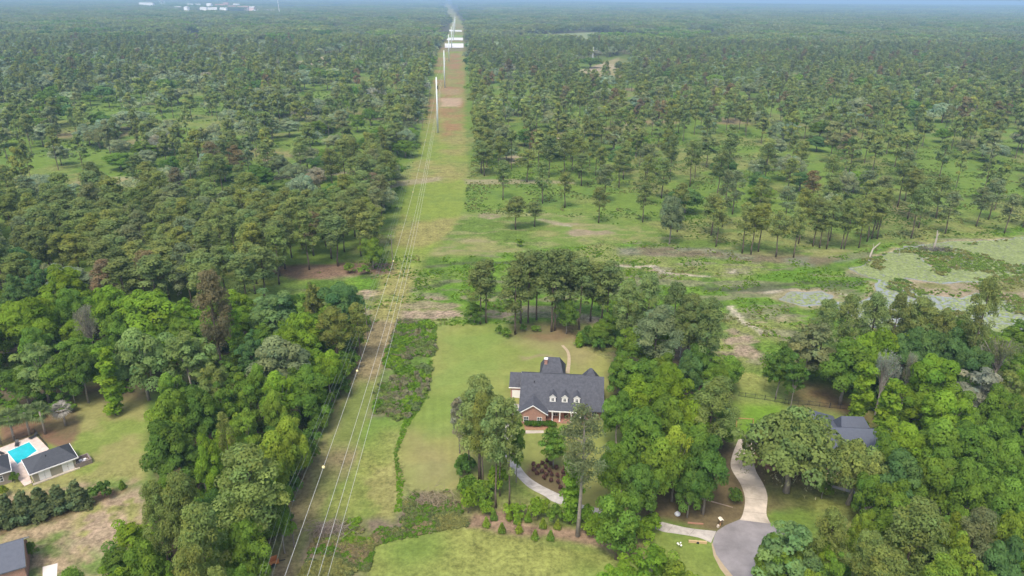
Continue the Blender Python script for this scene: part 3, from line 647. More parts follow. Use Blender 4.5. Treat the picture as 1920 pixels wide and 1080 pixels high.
('oak', 1904, 946, 34, 17, 'yellow', 'yellow-green crown cut by the right edge near the bottom'),
('bigpine', 1668, 1020, 56, 18, 'olive', 'wide olive pine at the bottom edge, lower right'),
('light', 1818, 984, 40, 18, 'yellow', 'yellow-green feathery tree in the lower right corner'),
('bigpine', 1777, 1036, 46, 19, 'yellow', 'yellowish pine touching the bottom edge, lower right'),
('oak', 1896, 1000, 44, 16, 'blue', 'blue-green oak in the bottom right corner'),
('light', 1462, 1000, 52, 14, 'mid', 'loose mid green tree hanging over the right side of the cul-de-sac'),
('light', 1520, 1020, 44, 13, 'pale', 'pale green tree at the bottom edge covering the cul-de-sac'),
('light', 1548, 990, 36, 14, 'bright', 'bright leafy tree right of the pale cul-de-sac tree'),
('oak', 1522, 1060, 28, 13, 'yellow', 'small vivid lime crown at the bottom edge by the asphalt'),
('light', 1572, 1038, 34, 15, 'mid', 'mid green tree at the bottom edge right of the lime crown'),
('oak', 1860, 1058, 40, 15, 'mid', 'mid green oak at the bottom edge left of the corner'),
('oak', 1640, 880, 34, 13, 'mid', 'small oak left of the curved walk'),
]
for t in [('liveoak', 367, 113, 36, 14, 'sage', 'wide grey-green live oak in the upper left savanna, below the far fields'), ('liveoak', 250, 131, 27, 14, 'sage', 'rounded grey-green live oak left of the upper savanna one'), ('liveoak', 88, 131, 23, 14, 'sage', 'small grey-green live oak near the left edge of the savanna'), ('liveoak', 240, 198, 42, 14, 'sage', 'big pale live oak in the left savanna beside the grassy glade'), ('liveoak', 300, 232, 38, 14, 'sage', 'pale live oak just below the big pale one in the left savanna'), ('liveoak', 195, 218, 26, 14, 'sage', 'live oak with bare lower limbs on the edge of the grassy glade'), ('liveoak', 390, 240, 42, 14, 'sage', 'broad grey-green live oak in the middle of the left savanna'), ('liveoak', 505, 178, 44, 14, 'sage', 'largest pale live oak of the left savanna, towards the power line'), ('liveoak', 575, 126, 30, 14, 'sage', 'grey live oak near the small far field at left'), ('liveoak', 480, 72, 32, 14, 'sage', 'far grey-green live oak below the town'), ('liveoak', 430, 200, 24, 14, 'sage', 'small pale live oak between the two biggest savanna ones'), ('liveoak', 465, 218, 34, 14, 'sage', 'grey-green live oak behind the broad middle one'), ('liveoak', 170, 100, 20, 14, 'sage', 'far small live oak in the upper left'), ('liveoak', 330, 160, 28, 14, 'sage', 'grey-green live oak in the centre of the upper left savanna'), ('liveoak', 1390, 139, 22, 14, 'sage', 'pale live oak on the right slope, farthest of the pale ones'), ('liveoak', 1472, 222, 28, 14, 'sage', 'round pale live oak standing alone on the right slope'), ('liveoak', 1040, 206, 30, 14, 'sage', 'grey live oak just right of the power line cut'), ('liveoak', 1132, 152, 26, 14, 'bright', 'bright green live oak near the sandy clearing at right'), ('liveoak', 1107, 103, 26, 14, 'dark', 'dark live oak beside the small white silo'), ('liveoak', 1895, 164, 30, 14, 'sage', 'grey-green live oak at the right edge of the far slope'), ('liveoak', 1600, 205, 26, 14, 'sage', 'dull live oak on the far right slope')]: T.append(t)
for t in T: top(*t)
# trees with a visible foot
FT = [  # kind, foot x, y, top row, half width, tint, label
('thinpine', 1083, 1005, 752, 56, 'grayol', 'tallest near pine with a long bare grey trunk, in front of the house'),
('bigpine', 900, 898, 702, 54, 'pine', 'broadest pine of the clump left of the house'),
('pine', 930, 952, 752, 34, 'pine', 'pine with the nearest trunk in the clump left of the house'),
('pine', 937, 930, 735, 26, 'pine', 'pine behind the nearest trunk in the clump left of the house'),
('pine', 955, 945, 742, 30, 'pine', 'rightmost pine of the clump left of the house'),
('bigpine', 905, 915, 735, 30, 'olive', 'middle pine of the clump left of the house'),
('pine', 880, 888, 730, 24, 'pine', 'pine filling the left side of the clump beside the house'),
('light', 862, 850, 735, 26, 'moss', 'pale blossom-flecked tree on the left of the pine clump by the house'),
('light', 968, 905, 778, 22, 'mid', 'small broadleaf tree under the pines beside the driveway curve'),
('pine', 901, 608, 484, 33, 'dpine', 'leftmost pine of the row behind the rear lawn'),
('pine', 912, 606, 482, 30, 'dpine', 'second pine of the row behind the rear lawn'),
('pine', 966, 627, 492, 38, 'dpine', 'third pine of the row, standing forward on the lawn'),
('pine', 976, 606, 470, 33, 'dpine', 'pine behind the forward-standing one in the lawn row'),
('pine', 990, 605, 466, 33, 'dpine', 'pine just left of the gap in the lawn row'),
('pine', 1006, 600, 464, 30, 'pine', 'slim lone pine in the gap of the lawn row'),
('pine', 1034, 622, 464, 38, 'dpine', 'forward pine right of the gap in the lawn row'),
('pine', 1040, 620, 472, 33, 'dpine', 'pine paired with the forward one right of the gap'),
('pine', 1054, 602, 462, 35, 'dpine', 'pine behind the dark bushy oak of the lawn row'),
('pine', 1068, 602, 470, 33, 'dpine', 'tall pine over the dark bushy oak of the lawn row'),
('pine', 1086, 618, 476, 33, 'dpine', 'pine right of the dark bushy oak of the lawn row'),
('pine', 1107, 602, 486, 33, 'pine', 'second pine from the right end of the lawn row'),
('pine', 1128, 606, 488, 33, 'pine', 'last but one pine at the right end of the lawn row'),
('pine', 1138, 612, 484, 38, 'dpine', 'right end pine of the lawn row'),
('oak', 1062, 626, 556, 24, 'dark', 'dark bushy oak under the pines at the rear lawn edge'),
('oak', 890, 606, 565, 22, 'dark', 'low dark oak at the foot of the leftmost lawn-row pines'),
('light', 1175, 632, 512, 28, 'bright', 'bright broadleaf tree at the right end of the lawn row'),
('light', 1150, 630, 560, 24, 'mid', 'mid green low tree below the right end of the lawn row'),
('oak', 1130, 645, 598, 26, 'mid', 'low bush-like oak right of the small magnolia'),
('magnolia', 1086, 650, 621, 13, 'bright', 'small round magnolia on the rear lawn'),
('narrow', 1070, 982, 846, 30, 'bright', 'ivy-green column tree hugging the tallest near pine'),
('shrub', 936, 627, 608, 8, 'mid', 'small round shrub left of the forward lawn-row pine'),
('shrub', 950, 631, 613, 13, 'mid', 'wider low shrub in front of the forward lawn-row pine'),
('shrub', 980, 622, 607, 8, 'dark', 'small dark shrub between the trunks of the lawn row'),
('shrub', 1004, 621, 608, 11, 'mid', 'low shrub under the slim lone pine of the lawn row'),
('shrub', 1098, 644, 628, 9, 'mid', 'small shrub touching the round magnolia'),
('shrub', 1376, 944, 912, 18, 'dark', 'round dark shrub left of the pale driveway'),
('shrub', 195, 934, 898, 22, 'dark', 'round dark shrub at the end of the magnolia hedge'),
('cone', 230, 916, 898, 8, 'mid', 'little conical evergreen alone on the pool yard lawn'),
('oak', 1540, 935, 880, 20, 'mid', 'small shrubby tree under the huge live oak'),
('shrub', 62, 1045, 1014, 12, 'mid', 'round green shrub at the corner of the lower left roof'),
('shrub', 8, 930, 908, 11, 'yellow', 'yellow-green shrub at the left edge by the pool house'),
('shrub', 28, 905, 885, 10, 'dark', 'dark shrub beside the small left roof'),
('pine', 967, 430, 364, 28, 'dpine', 'left one of the close pair of pines on the meadow'),
('pine', 1002, 425, 376, 20, 'dpine', 'right one of the close pair of pines on the meadow'),
('shrub', 976, 462, 446, 10, 'mid', 'lone bush by the pole on the meadow edge'),
('oak', 740, 336, 294, 22, 'dark', 'dark oak on the left rim of the power line cut'),
('bigpine', 180, 378, 300, 0.1 + 26, 'dpine', 'large dark pine in the sandy clearing at left'),
('pine', 172, 378, 318, 22, 'dpine', 'left pine of the pair beside the sandy clearing'),
('pine', 192, 377, 316, 22, 'dpine', 'right pine of the pair beside the sandy clearing'),
('pine', 265, 362, 288, 24, 'dpine', 'pine at the right end of the sandy clearing'),
('oak', 1283, 400, 345, 36, 'blue', 'pale willow-like oak on the slope above the marsh'),
('oak', 1425, 380, 345, 30, 'mid', 'dark green oak among the slope pines right of the willow-like oak'),
('oak', 1255, 458, 362, 28, 'grayol', 'grey-green tree at the foot of the slope over the marsh'),
('oak', 700, 505, 440, 26, 'mid', 'green oak at the corridor end of the pine stand'),
('shrub', 655, 512, 490, 12, 'mid', 'shrub under the pine stand left of the wooden pole'),
('shrub', 683, 514, 494, 14, 'mid', 'wider shrub under the pine stand beside the wooden pole'),
]
for t in FT: foot(*t)
SL = [(1343, 463), (1390, 475), (1408, 477), (1423, 472), (1454, 482), (1489, 483), (1498, 457), (1522, 462), (1538, 465), (1548, 467), (1555, 452), (1577, 467), (1582, 467), (1608, 465), (1627, 453), (1634, 448), (1645, 448), (1706, 447)]
SL2 = [(1722, 428), (1772, 438), (1830, 425), (1853, 412), (1883, 438), (1918, 427), (1373, 402), (1498, 327), (1692, 350), (908, 330), (943, 375), (988, 342), (1017, 382), (1059, 390), (1090, 348), (1122, 418), (1205, 417), (1133, 380), (1240, 372), (1160, 352)]
ORD = ['leftmost', 'second', 'third', 'fourth', 'fifth', 'sixth', 'seventh', 'eighth', 'ninth', 'tenth', 'eleventh', 'twelfth', 'thirteenth', 'fourteenth', 'fifteenth', 'sixteenth', 'seventeenth', 'rightmost']
for (x, y) in SL:
    foot('pine', x + random.uniform(-2, 2), y, y - random.uniform(88, 108), random.uniform(20, 27), random.choice(['pine', 'pine', 'dpine', 'olive']), ORD[SL.index((x, y))] + ' bare-trunked pine of the front row along the pond meadow, counted from the left', 'pines in the front row along the pond meadow')
for (x, y) in SL2:
    h_ = hgt(G(x, y), y - 80); foot('pine', x, y, y - (76 if x < 1300 else 84) * random.uniform(.9, 1.1) * (.85 if y < 360 else 1), random.uniform(18, 24), random.choice(['pine', 'pine', 'grayol', 'dpine', 'rust' if x in (1373, 1205) else 'pine']), ('lone pine on the open slope ' + ('just right of the power line cut' if x < 1000 else 'above the lawn-row pines' if x < 1150 else 'left of the willow-like oak' if x < 1300 else ORD[sum(1 for q in SL2 if 1300 <= q[0] < x)] + ' from left above the pond')), 'scattered pines on the open green slope')
# small shrubs of the beds
ORD2 = ['first', 'second', 'third', 'fourth', 'fifth', 'sixth', 'seventh', 'eighth', 'ninth', 'tenth', 'eleventh', 'twelfth']
CX = [941, 973, 1003, 1032, 912, 1018, 990, 955, 926, 1045, 970]
for i, (x, y) in enumerate([(800, 985), (941, 999), (973, 999), (1003, 1012), (1032, 1013), (912, 988), (1018, 990), (990, 978), (955, 975), (926, 975), (1045, 992), (970, 982)][1:]):
    foot('cone', x, y, y - 22, 9, random.choice(['yellow', 'bright', 'mid']), ('front row ' if y > 998 else 'back row ') + ORD2[sorted(CX).index(x)] + ' conical evergreen from the left in the mulch bed of the bottom lawn', 'conical evergreens in the mulch bed')
MG = [(20, 985, 922), (52, 977, 915), (82, 968, 908), (114, 958, 905), (150, 952, 895)]
for i, (x, y, t_) in enumerate(MG):
    foot('magnolia', x, y, t_ , 30, (.150, .195, .080), ['leftmost', 'second from left', 'middle', 'fourth from left', 'rightmost and tallest'][i] + ' magnolia of the hedge below the pool house', 'magnolias of the pool hedge')
foot('magnolia', -10, 990, 926, 28, (.150, .195, .080), 'magnolia cut by the left edge at the start of the hedge', 'magnolias of the pool hedge')
for i in range(22):     # maroon mounds
    x, y = [(1000, 874), (1009, 878), (1001, 884), (1007, 891), (1017, 872), (1023, 879), (1016, 887), (1024, 893), (1026, 868), (1033, 873), (1033, 904), (1030, 886), (1034, 893), (1045, 895), (1046, 907), (1051, 917), (1056, 898), (1056, 889), (1043, 880), (1060, 882), (1066, 893), (1020, 899)][i]
    foot('mound', x, y, y - 9.5, 5.2, (.150, .080, .066), 'small maroon mounded shrub in the bed beside the driveway curve', 'maroon mounded shrubs', name='maroon_shrub')
# ------------------------------------------------------------------ woods filled by regions
GRID = {}
def occ(x, y, s):
    gx, gy = int(x // 8), int(y // 8); k = int(s // 8) + 1
    for i in range(gx - k, gx + k + 1):
        for j in range(gy - k, gy + k + 1):
            for (a, b_, r) in GRID.get((i, j), ()):
                if (a - x) ** 2 + (b_ - y) ** 2 < (s * r) ** 2: return True
    return False
def put(x, y, r=1): GRID.setdefault((int(x // 8), int(y // 8)), []).append((x, y, r))
for (x, y, r) in PLACED: put(x, y, 1.25 if r > 7.5 else 1.0 if r > 3 else .5)
EXTRA = {'pine': [], 'oak': []}
def scatter(poly, sp, n, fn, rnd=None):
    P = np.array(poly); lo, hi = P.min(0), P.max(0); A = 0
    pts = rng.uniform(lo, hi, (n, 2)); ins = polyd(pts[:, 0], pts[:, 1], poly) > 0; out = []
    for (x, y) in pts[ins]:
        s = sp if not callable(sp) else sp(x, y)
        if s is None or occ(x, y, s): continue
        put(x, y); out.append((x, y))
    return out
# understorey of the near woods
WORDS = dict(mid='mid green', dark='dark green', bright='bright green', olive='olive', yellow='yellow-green')
def fill(poly, sp, hr, rr, tints, kinds, label, group, n=1500, shrink=3.5):
    for (x, y) in scatter([p for p in poly], sp, n, None):
        sx_, sy_ = toscreen(np.array([x]), np.array([y]), 8); 
        if not (-80 < sx_[0] < 2000 and sy_[0] < 1130): continue
        h = random.uniform(*hr); q = random.uniform(*rr); t = random.choice(tints); k = random.choice(kinds)
        row = 'nearest' if sy_[0] > 1000 else 'near' if sy_[0] > 860 else 'middle' if sy_[0] > 720 else 'far'
        m_ = 240 if sx_[0] < 400 else 480 if sx_[0] < 800 else 1255 if sx_[0] < 1400 else 1780
        plant(k, x, y, h, q, t, f"{'broad' if q > sum(rr) / 2 else 'slim'} {WORDS[t]} {'oak' if k == 'oak' else 'tree'} in the {row} {'left' if sx_[0] < m_ else 'right'} part of {label}", group)
fill(gp([(490, 650), (590, 600), (668, 610), (640, 700), (577, 820), (530, 940), (478, 1080), (450, 1180), (230, 1180), (262, 1090), (300, 975), (300, 800), (340, 745)]), 6.0, (10, 14), (3.8, 5.0), ['mid', 'dark', 'mid', 'bright'], ['oak', 'light'], 'the tree belt', 'filler trees of the belt beside the power line cut')
fill(gp([(-200, 575), (0, 600), (120, 610), (350, 630), (480, 620), (600, 605), (480, 665), (350, 725), (230, 715), (190, 735), (60, 728), (-200, 735)]), 7.0, (11, 15), (4.2, 5.6), ['mid', 'bright', 'bright', 'mid'], ['oak', 'light'], 'the wood above the pool', 'filler trees of the wood north of the pool yard')
fill(gp([(1660, 655), (1760, 655), (1990, 650), (2150, 800), (2150, 1200), (1520, 1200), (1560, 1100), (1720, 985), (1740, 860), (1690, 790), (1610, 730)]), 7.0, (10, 14), (4.2, 5.6), ['mid', 'dark', 'mid', 'bright', 'olive'], ['oak', 'light'], 'the right-hand wood', 'filler trees of the dense right wood')
fill(gp([(1150, 665), (1310, 655), (1355, 740), (1362, 830), (1345, 880), (1285, 880), (1210, 850), (1165, 790)]), 6.5, (9, 13), (3.8, 5.2), ['mid', 'dark'], ['oak'], 'the wood behind the pale driveway', 'filler trees between house and pale driveway')
def shrubs(poly, sp, hr, rr, tints, label, group, n=900):
    for (x, y) in scatter(gp(poly), sp, n, None):
        t = random.choice(tints); h = random.uniform(*hr); plant('shrub', x, y, h, random.uniform(*rr), t, f"{'tall' if h > sum(hr) / 2 else 'low'} {WORDS[t]} {label}", group)
shrubs([(862, 930), (870, 880), (905, 890), (945, 925), (930, 955), (870, 965)], 2.6, (3.5, 6.5), (2.2, 3.2), ['bright', 'mid', 'dark'], 'shrub around the feet of the pines left of the house', 'shrubs at the feet of the house pines')
shrubs([(865, 945), (930, 940), (1000, 962), (1060, 980), (1180, 985), (1230, 1000), (1200, 1018), (1050, 992), (940, 968), (862, 975)], 2.6, (2.6, 5.5), (2.0, 3.0), ['bright', 'mid', 'dark', 'bright'], 'shrub in the thicket between curved driveway and mulch bed', 'thicket shrubs below the curved driveway')
shrubs([(1440, 708), (1500, 712), (1560, 722), (1620, 760), (1690, 830), (1720, 820), (1640, 720), (1560, 700), (1440, 694)], 3.0, (2.5, 5), (2, 3), ['mid', 'dark', 'bright'], 'shrub along the wooded edge of the fenced lawn', 'shrubs edging the fenced lawn')
shrubs([(1085, 640), (1100, 630), (1180, 640), (1190, 655), (1110, 658)], 2.6, (2.5, 4.5), (2, 3), ['mid', 'dark'], 'shrub along the rear lawn behind the magnolia', 'shrubs behind the rear lawn')
shrubs([(20, 770), (110, 752), (150, 762), (130, 775), (20, 800)], 2.8, (2, 3.5), (1.8, 2.6), ['mid', 'dark'], 'garden shrub between the palms by the pool', 'garden shrubs by the pool palms', 300)
shrubs([(672, 612), (682, 620), (655, 715), (592, 840), (545, 950), (500, 1080), (470, 1100), (520, 950), (575, 820), (635, 710)], 3.4, (4, 7.5), (2.4, 3.4), ['mid', 'dark', 'dark'], 'shrub on the corridor edge of the tree belt', 'shrubs on the corridor edge of the tree belt')
# ------------------------------------------------------------------ pine savanna : nearest ones single, the rest one object each
CORg = gp([(660, 640), (742, 400), (783, 250), (806, 150), (816, 100), (834, 72), (843, 45), (830, 16), (836, 3), (846, 3), (856, 18), (872, 45), (876, 70), (877, 110), (884, 250), (892, 310), (870, 400), (790, 500), (745, 640)])
SAV = gp([(-900, 600), (0, 600), (120, 615), (300, 630), (450, 615), (520, 560), (545, 508), (735, 500), (760, 400), (800, 330), (880, 320), (960, 345), (1100, 400), (1290, 440), (1500, 462), (1700, 430), (1920, 395), (2900, 370), (3300, 110), (2300, 84), (1200, 84), (500, 84), (-500, 84), (-1400, 120)])
CLEAR = [gp(p) for p in ([(60, 285), (110, 268), (200, 282), (230, 300), (180, 310), (80, 305)], [(515, 262), (570, 255), (590, 318), (530, 330)], [(110, 205), (190, 200), (200, 225), (120, 232)], [(1330, 255), (1420, 260), (1410, 300), (1330, 300)], [(1500, 300), (1560, 310), (1570, 380), (1480, 350)], [(100, 320), (300, 320), (310, 362), (110, 375)], [(20, 300), (60, 290), (110, 310), (90, 330), (20, 330)], [(830, 330), (1100, 335), (1230, 395), (1190, 440), (900, 430)], [(1060, 125), (1180, 100), (1190, 140), (1090, 165)], [(550, 112), (650, 98), (650, 120), (560, 132)],
         [(960, 60), (1130, 55), (1180, 70), (1110, 90), (970, 88)], [(205, 250), (300, 240), (310, 270), (215, 275)], [(545, 175), (620, 170), (640, 205), (560, 215)], [(700, 330), (760, 300), (800, 300), (780, 340)])]
PLANT = gp([(-600, 600), (0, 600), (120, 615), (300, 630), (450, 615), (520, 560), (545, 508), (735, 497), (752, 425), (640, 425), (430, 430), (280, 420), (100, 425), (-600, 440)])
N = 46000
Yc = 192 + (rng.random(N) ** .62) * 1348; Yc[:9000] = 192 + rng.random(9000) * 220; Xc = (rng.random(N) * 2 - 1) * (Yc * .80 + 40)
ok = (polyd(Xc, Yc, SAV) > 0) & (polyd(Xc, Yc, CORg) < -2.5)
for p in CLEAR: ok &= polyd(Xc, Yc, p) < 0
Xc, Yc = Xc[ok], Yc[ok]; inpl = polyd(Xc, Yc, PLANT) > 0
dn = fbm(Xc, Yc, 55, 71, 3); cl = fbm(Xc, Yc, 30, 72, 2); sp_ = fbm(Xc, Yc, 90, 73, 2)
sxx, syy = toscreen(Xc, Yc)
edgeR = np.abs(polyd(Xc, Yc, CORg)) < 16
PINES, OAKS = [], []
for i in range(len(Xc)):
    x, y = Xc[i], Yc[i]; dd = math.hypot(x, y)
    if inpl[i]: s = 7.2
    else:
        s = 12.0 + 66 * max(0, dn[i] - .45) * (1.0 if dd < 900 else .4)
        if dd > 700: s = s * .93
        if sxx[i] > 1100 and syy[i] > 300: s *= 1.15
        if edgeR[i]: s = 7.5
    if occ(x, y, s): continue
    isoak = (not inpl[i] and random.random() < ((.55 if cl[i] > .50 else .14) if sxx[i] < 830 else (.34 if cl[i] > .55 else .08))) or (inpl[i] and random.random() < .04)
    put(x, y, 1.0); (OAKS if isoak else PINES).append((x, y, dd, inpl[i], sp_[i], sxx[i]))
def savtint(o, kind):
    x, y, dd, pl, s, px = o
    if kind == 'p':
        t = random.choices(['pine', 'dpine', 'olive', 'grayol', 'rust', 'red'], [40, 30, 22, 12, 5 if px > 1200 else 2, 3 if px > 1400 else .6])[0]
    else: t = random.choices(['sage', 'mid', 'dark', 'blue', 'grayol', 'moss'], [50, 12, 8, 8, 16, 6])[0]
    return t
vis = lambda o: -60 < toscreen(np.array([o[0]]), np.array([o[1]]), 15)[0][0] < 1980
PINES.sort(key=lambda o: o[2]); OAKS.sort(key=lambda o: o[2])
npine = sum(1 for t in sc.objects if t.get('category') == 'pine tree'); ntree = sum(1 for t in sc.objects if t.get('category') == 'tree')
print('hand pines', npine, 'trees', ntree, 'savanna', len(PINES), len(OAKS))
WHERE = [(lambda o: o[3] and o[5] < 120, 'the dense pine stand at the left edge'), (lambda o: o[3] and o[5] < 330, 'the dense pine stand above the blue-green trees'), (lambda o: o[3] and o[5] < 540, 'the dense pine stand above the bright oaks'), (lambda o: o[3], 'the bare-trunked pine stand by the power line'),
         (lambda o: o[5] < 800, 'the open savanna left of the power line'), (lambda o: o[5] < 1250, 'the green slope right of the power line'), (lambda o: True, 'the far right slope above the pond')]
TW = dict(sage='grey-green', pine='dull green', dpine='dark green', olive='olive', grayol='grey-green', rust='rusty brown', red='reddish dying', mid='mid green', dark='dark green', blue='blue-green', pale='pale green', moss='grey mossy')
def single(o, k):
    kind = 'pine' if k == 'p' else ('liveoak' if random.random() < .5 else 'oak'); t = savtint(o, k)
    h = random.uniform(18, 26) if k == 'p' else random.uniform(10, 15); r = random.uniform(4.8, 7.0) if k == 'p' else random.uniform(6.5, 10.5)
    if o[3] and k == 'p': r *= .98; h = random.uniform(18, 23)
    wh = next(w_ for f, w_ in WHERE if f(o)); word = 'pine' if k == 'p' else 'spreading oak'
    wd = ('broad ' if r > 5.9 else 'slim ') if k == 'p' else ('wide ' if r > 8.5 else 'small '); hb = 'left' if o[5] < (60 if o[5] < 120 and o[3] else 225 if o[5] < 330 and o[3] else 435 if o[5] < 540 and o[3] else 640 if o[3] else 400 if o[5] < 800 else 1050 if o[5] < 1250 else 1560) else 'right'
    plant(kind, o[0], o[1], h, r, t, f'{wd}{TW[t]} {word.split()[-1]}, {["near", "far"][o[2] > (270 if o[3] else 400)]} {hb} part of {wh}', f'{word}s in {wh}', cat='pine tree' if k == 'p' else 'oak tree')
rest = {'p': [], 'o': []}; cnt = 0
for o in PINES:
    if vis(o) and cnt < 300 - npine: single(o, 'p'); cnt += 1
    else: rest['p'].append(o)
cnt = 0
for o in OAKS:
    if vis(o) and cnt < 120: single(o, 'o'); cnt += 1
    else: rest['o'].append(o)
# light-weight models for the far ones
def coll(name, meshes):
    c_ = bpy.data.collections.new(name)
    for i, m_ in enumerate(meshes): c_.objects.link(bpy.data.objects.new('%s_%d' % (name, i), m_))
    return c_
def withtrunk(me, h, r, z1):
    me.materials.append(BARK); import bmesh; bm = bmesh.new(); bm.from_mesh(me)
    b_ = MB().tube([(0, 0, -.3), (0, 0, z1)], [r, r * .6], 5, False)
    vs = [bm.verts.new(v) for v in b_.v]
    for f in b_.f: fc = bm.faces.new([vs[i] for i in f]); fc.material_index = 1
    bm.to_mesh(me); bm.free(); return me
lodp = []
for i in range(8):
    c = pineclumps(23, 3.8 + .25 * i, 700 + i, [.46, .55, .5, .6, .42, .52, .58, .48][i], 30, 1.45)
    lodp.append(withtrunk(crownmesh('pine_far', [leaves(c, 1500, .80, .8, .5, .45, 90 + i, low=-.3, shell=.6)], LEAFI), 21, .24, 18))
lodo = []
for i in range(3):
    c = blob(7.4, 4.4, 6.6, 50, 1.8, 720 + i, low=-.4, irr=.35)
    lodo.append(withtrunk(crownmesh('oak_far', [leaves(c, 2200, .85, .8, .5, .3, 95 + i, shell=.75)], LEAFI), 10, .5, 6))
def gnscatter(name, pts, scl, rot, tint, colx, label, cat):
    me = bpy.data.meshes.new(name); me.vertices.add(len(pts)); me.vertices.foreach_set('co', np.asarray(pts, np.float32).ravel())
    a = me.attributes.new('scl', 'FLOAT_VECTOR', 'POINT'); a.data.foreach_set('vector', np.asarray(scl, np.float32).ravel())
    a = me.attributes.new('rot', 'FLOAT', 'POINT'); a.data.foreach_set('value', np.asarray(rot, np.float32))
    a = me.attributes.new('tint', 'FLOAT_COLOR', 'POINT'); a.data.foreach_set('color', np.asarray(tint, np.float32).ravel())
    o = link(name, me); ng = bpy.data.node_groups.new(name, 'GeometryNodeTree')
    ng.interface.new_socket('Geometry', in_out='INPUT', socket_type='NodeSocketGeometry'); ng.interface.new_socket('Geometry', in_out='OUTPUT', socket_type='NodeSocketGeometry')
    gi = ng.nodes.new('NodeGroupInput'); go = ng.nodes.new('NodeGroupOutput'); mp = ng.nodes.new('GeometryNodeMeshToPoints'); ip = ng.nodes.new('GeometryNodeInstanceOnPoints')
    ci = ng.nodes.new('GeometryNodeCollectionInfo'); ci.inputs[0].default_value = colx; ci.inputs['Separate Children'].default_value = True; ci.inputs['Reset Children'].default_value = True
    def na(nm, tp):
        q = ng.nodes.new('GeometryNodeInputNamedAttribute'); q.data_type = tp; q.inputs[0].default_value = nm; return q.outputs['Attribute']
    cx = ng.nodes.new('ShaderNodeCombineXYZ'); ng.links.new(na('rot', 'FLOAT'), cx.inputs[2])
    ng.links.new(gi.outputs[0], mp.inputs[0]); ng.links.new(mp.outputs[0], ip.inputs['Points']); ng.links.new(ci.outputs[0], ip.inputs['Instance']); ip.inputs['Pick Instance'].default_value = True
    ng.links.new(cx.outputs[0], ip.inputs['Rotation']); ng.links.new(na('scl', 'FLOAT_VECTOR'), ip.inputs['Scale']); ng.links.new(ip.outputs[0], go.inputs[0])
    md = o.modifiers.new('scatter', 'NODES'); md.node_group = ng; o['kind'] = 'stuff'; tag(o, label, cat); return o
def gnforest(name, lst, k, colx, label, cat):
    P_, S_, T_ = [], [], []
    for o in lst:
        P_.append((o[0], o[1], 0)); a = random.uniform(.75, 1.25) if k == 'p' else random.uniform(.8, 1.6); S_.append((a * random.uniform(.9, 1.15),) * 2 + (random.uniform(.80, 1.15) if k == 'p' else a * .95,)); T_.append(tcol(savtint(o, k), .12, .78 + .44 * o[4]))
    return gnscatter(name, P_, S_, rng.uniform(0, 6.28, len(P_)), T_, colx, label, cat)
gnforest('distant_pines', rest['p'], 'p', coll('pine_far', lodp), 'the many further dull green pines of the savanna reaching to the far woods', 'pine trees')
gnforest('distant_oaks', rest['o'], 'o', coll('oak_far', lodo), 'the many further grey-green oaks scattered through the far savanna', 'oak trees')
# far continuous forest, in patches of crowns
def patch(rad, n, seed, ls, nl, hmin=11, hmax=19, cr=3.4):
    r = np.random.default_rng(seed); a = r.uniform(0, 6.28, n); q = rad * np.sqrt(r.random(n)); zz = np.where(r.random(n) < .3, r.uniform(2, hmin, n), r.uniform(hmin, hmax, n)); c = np.stack([q * np.cos(a), q * np.sin(a), zz, cr * r.uniform(.6, 1.3, n)], 1)
    return crownmesh('patch', [leaves(c, nl, ls, .8, .5, .3, seed, low=-.1)], LEAFI)
pat1 = coll('canopy_patch', [patch(30, 85, 800 + i, 1.9, 3000) for i in range(5)])
pat2 = coll('canopy_far_patch', [patch(120, 600, 820 + i, 5.0, 5400, 10, 18, 6.0) for i in range(4)])
TOWN = gp([(200, 4), (560, 4), (560, 30), (420, 28), (240, 22)])
FF = [gp(p) for p, c in FARF]
def far(d0, d1, sp, wid):
    n_ = int(.5 * (d1 * d1 - d0 * d0) * wid / sp ** 2); Y_ = np.sqrt(rng.uniform(d0 * d0, d1 * d1, n_)); X_ = (rng.random(n_) * 2 - 1) * Y_ * wid
    m = polyd(X_, Y_, CORg) < -(14 if sp < 60 else 60)
    for p in FF: m &= polyd(X_, Y_, p) < -5
    return X_[m], Y_[m]
FP = lambda X_, Y_, k: [tcol(random.choices(['pine', 'dpine', 'grayol', 'mid', 'dark'], [30, 25, 28, 10, 8])[0], .14) for _ in X_]
X_, Y_ = far(1500, 5200, 41, .80)
gnscatter('far_forest', np.stack([X_, Y_, ridge(X_, Y_)], 1), np.repeat(rng.uniform(.85, 1.15, (len(X_), 1)), 3, 1) * np.array([1.1, 1.1, 1]), rng.uniform(0, 6.28, len(X_)), FP(X_, Y_, 0), pat1, 'unbroken dark forest rolling towards the horizon beyond the savanna', 'forest')
X_, Y_ = far(5200, 15500, 175, .80)
gnscatter('horizon_forest', np.stack([X_, Y_, ridge(X_, Y_)], 1), np.repeat(rng.uniform(.85, 1.15, (len(X_), 1)), 3, 1), rng.uniform(0, 6.28, len(X_)), FP(X_, Y_, 0), pat2, 'bluish hazy forest ridges along the horizon', 'forest')
# ------------------------------------------------------------------ haze
hz = bpy.data.materials.new('haze'); hz.use_nodes = True; n = hz.node_tree; n.nodes.remove(n.nodes['Principled BSDF'])
pv = n.nodes.new('ShaderNodeVolumePrincipled'); pv.inputs['Color'].default_value = (.42, .66, .90, 1); pv.inputs['Density'].default_value = 1.5e-4; pv.inputs['Anisotropy'].default_value = 0
n.links.new(pv.outputs[0], n.nodes['Material Output'].inputs['Volume'])
o = MB().box(-36000, 36000, -400, 42500, -3, 125).build('haze', hz); o['kind'] = 'stuff'; tag(o, 'thin bluish air haze thickening towards the horizon', 'haze')
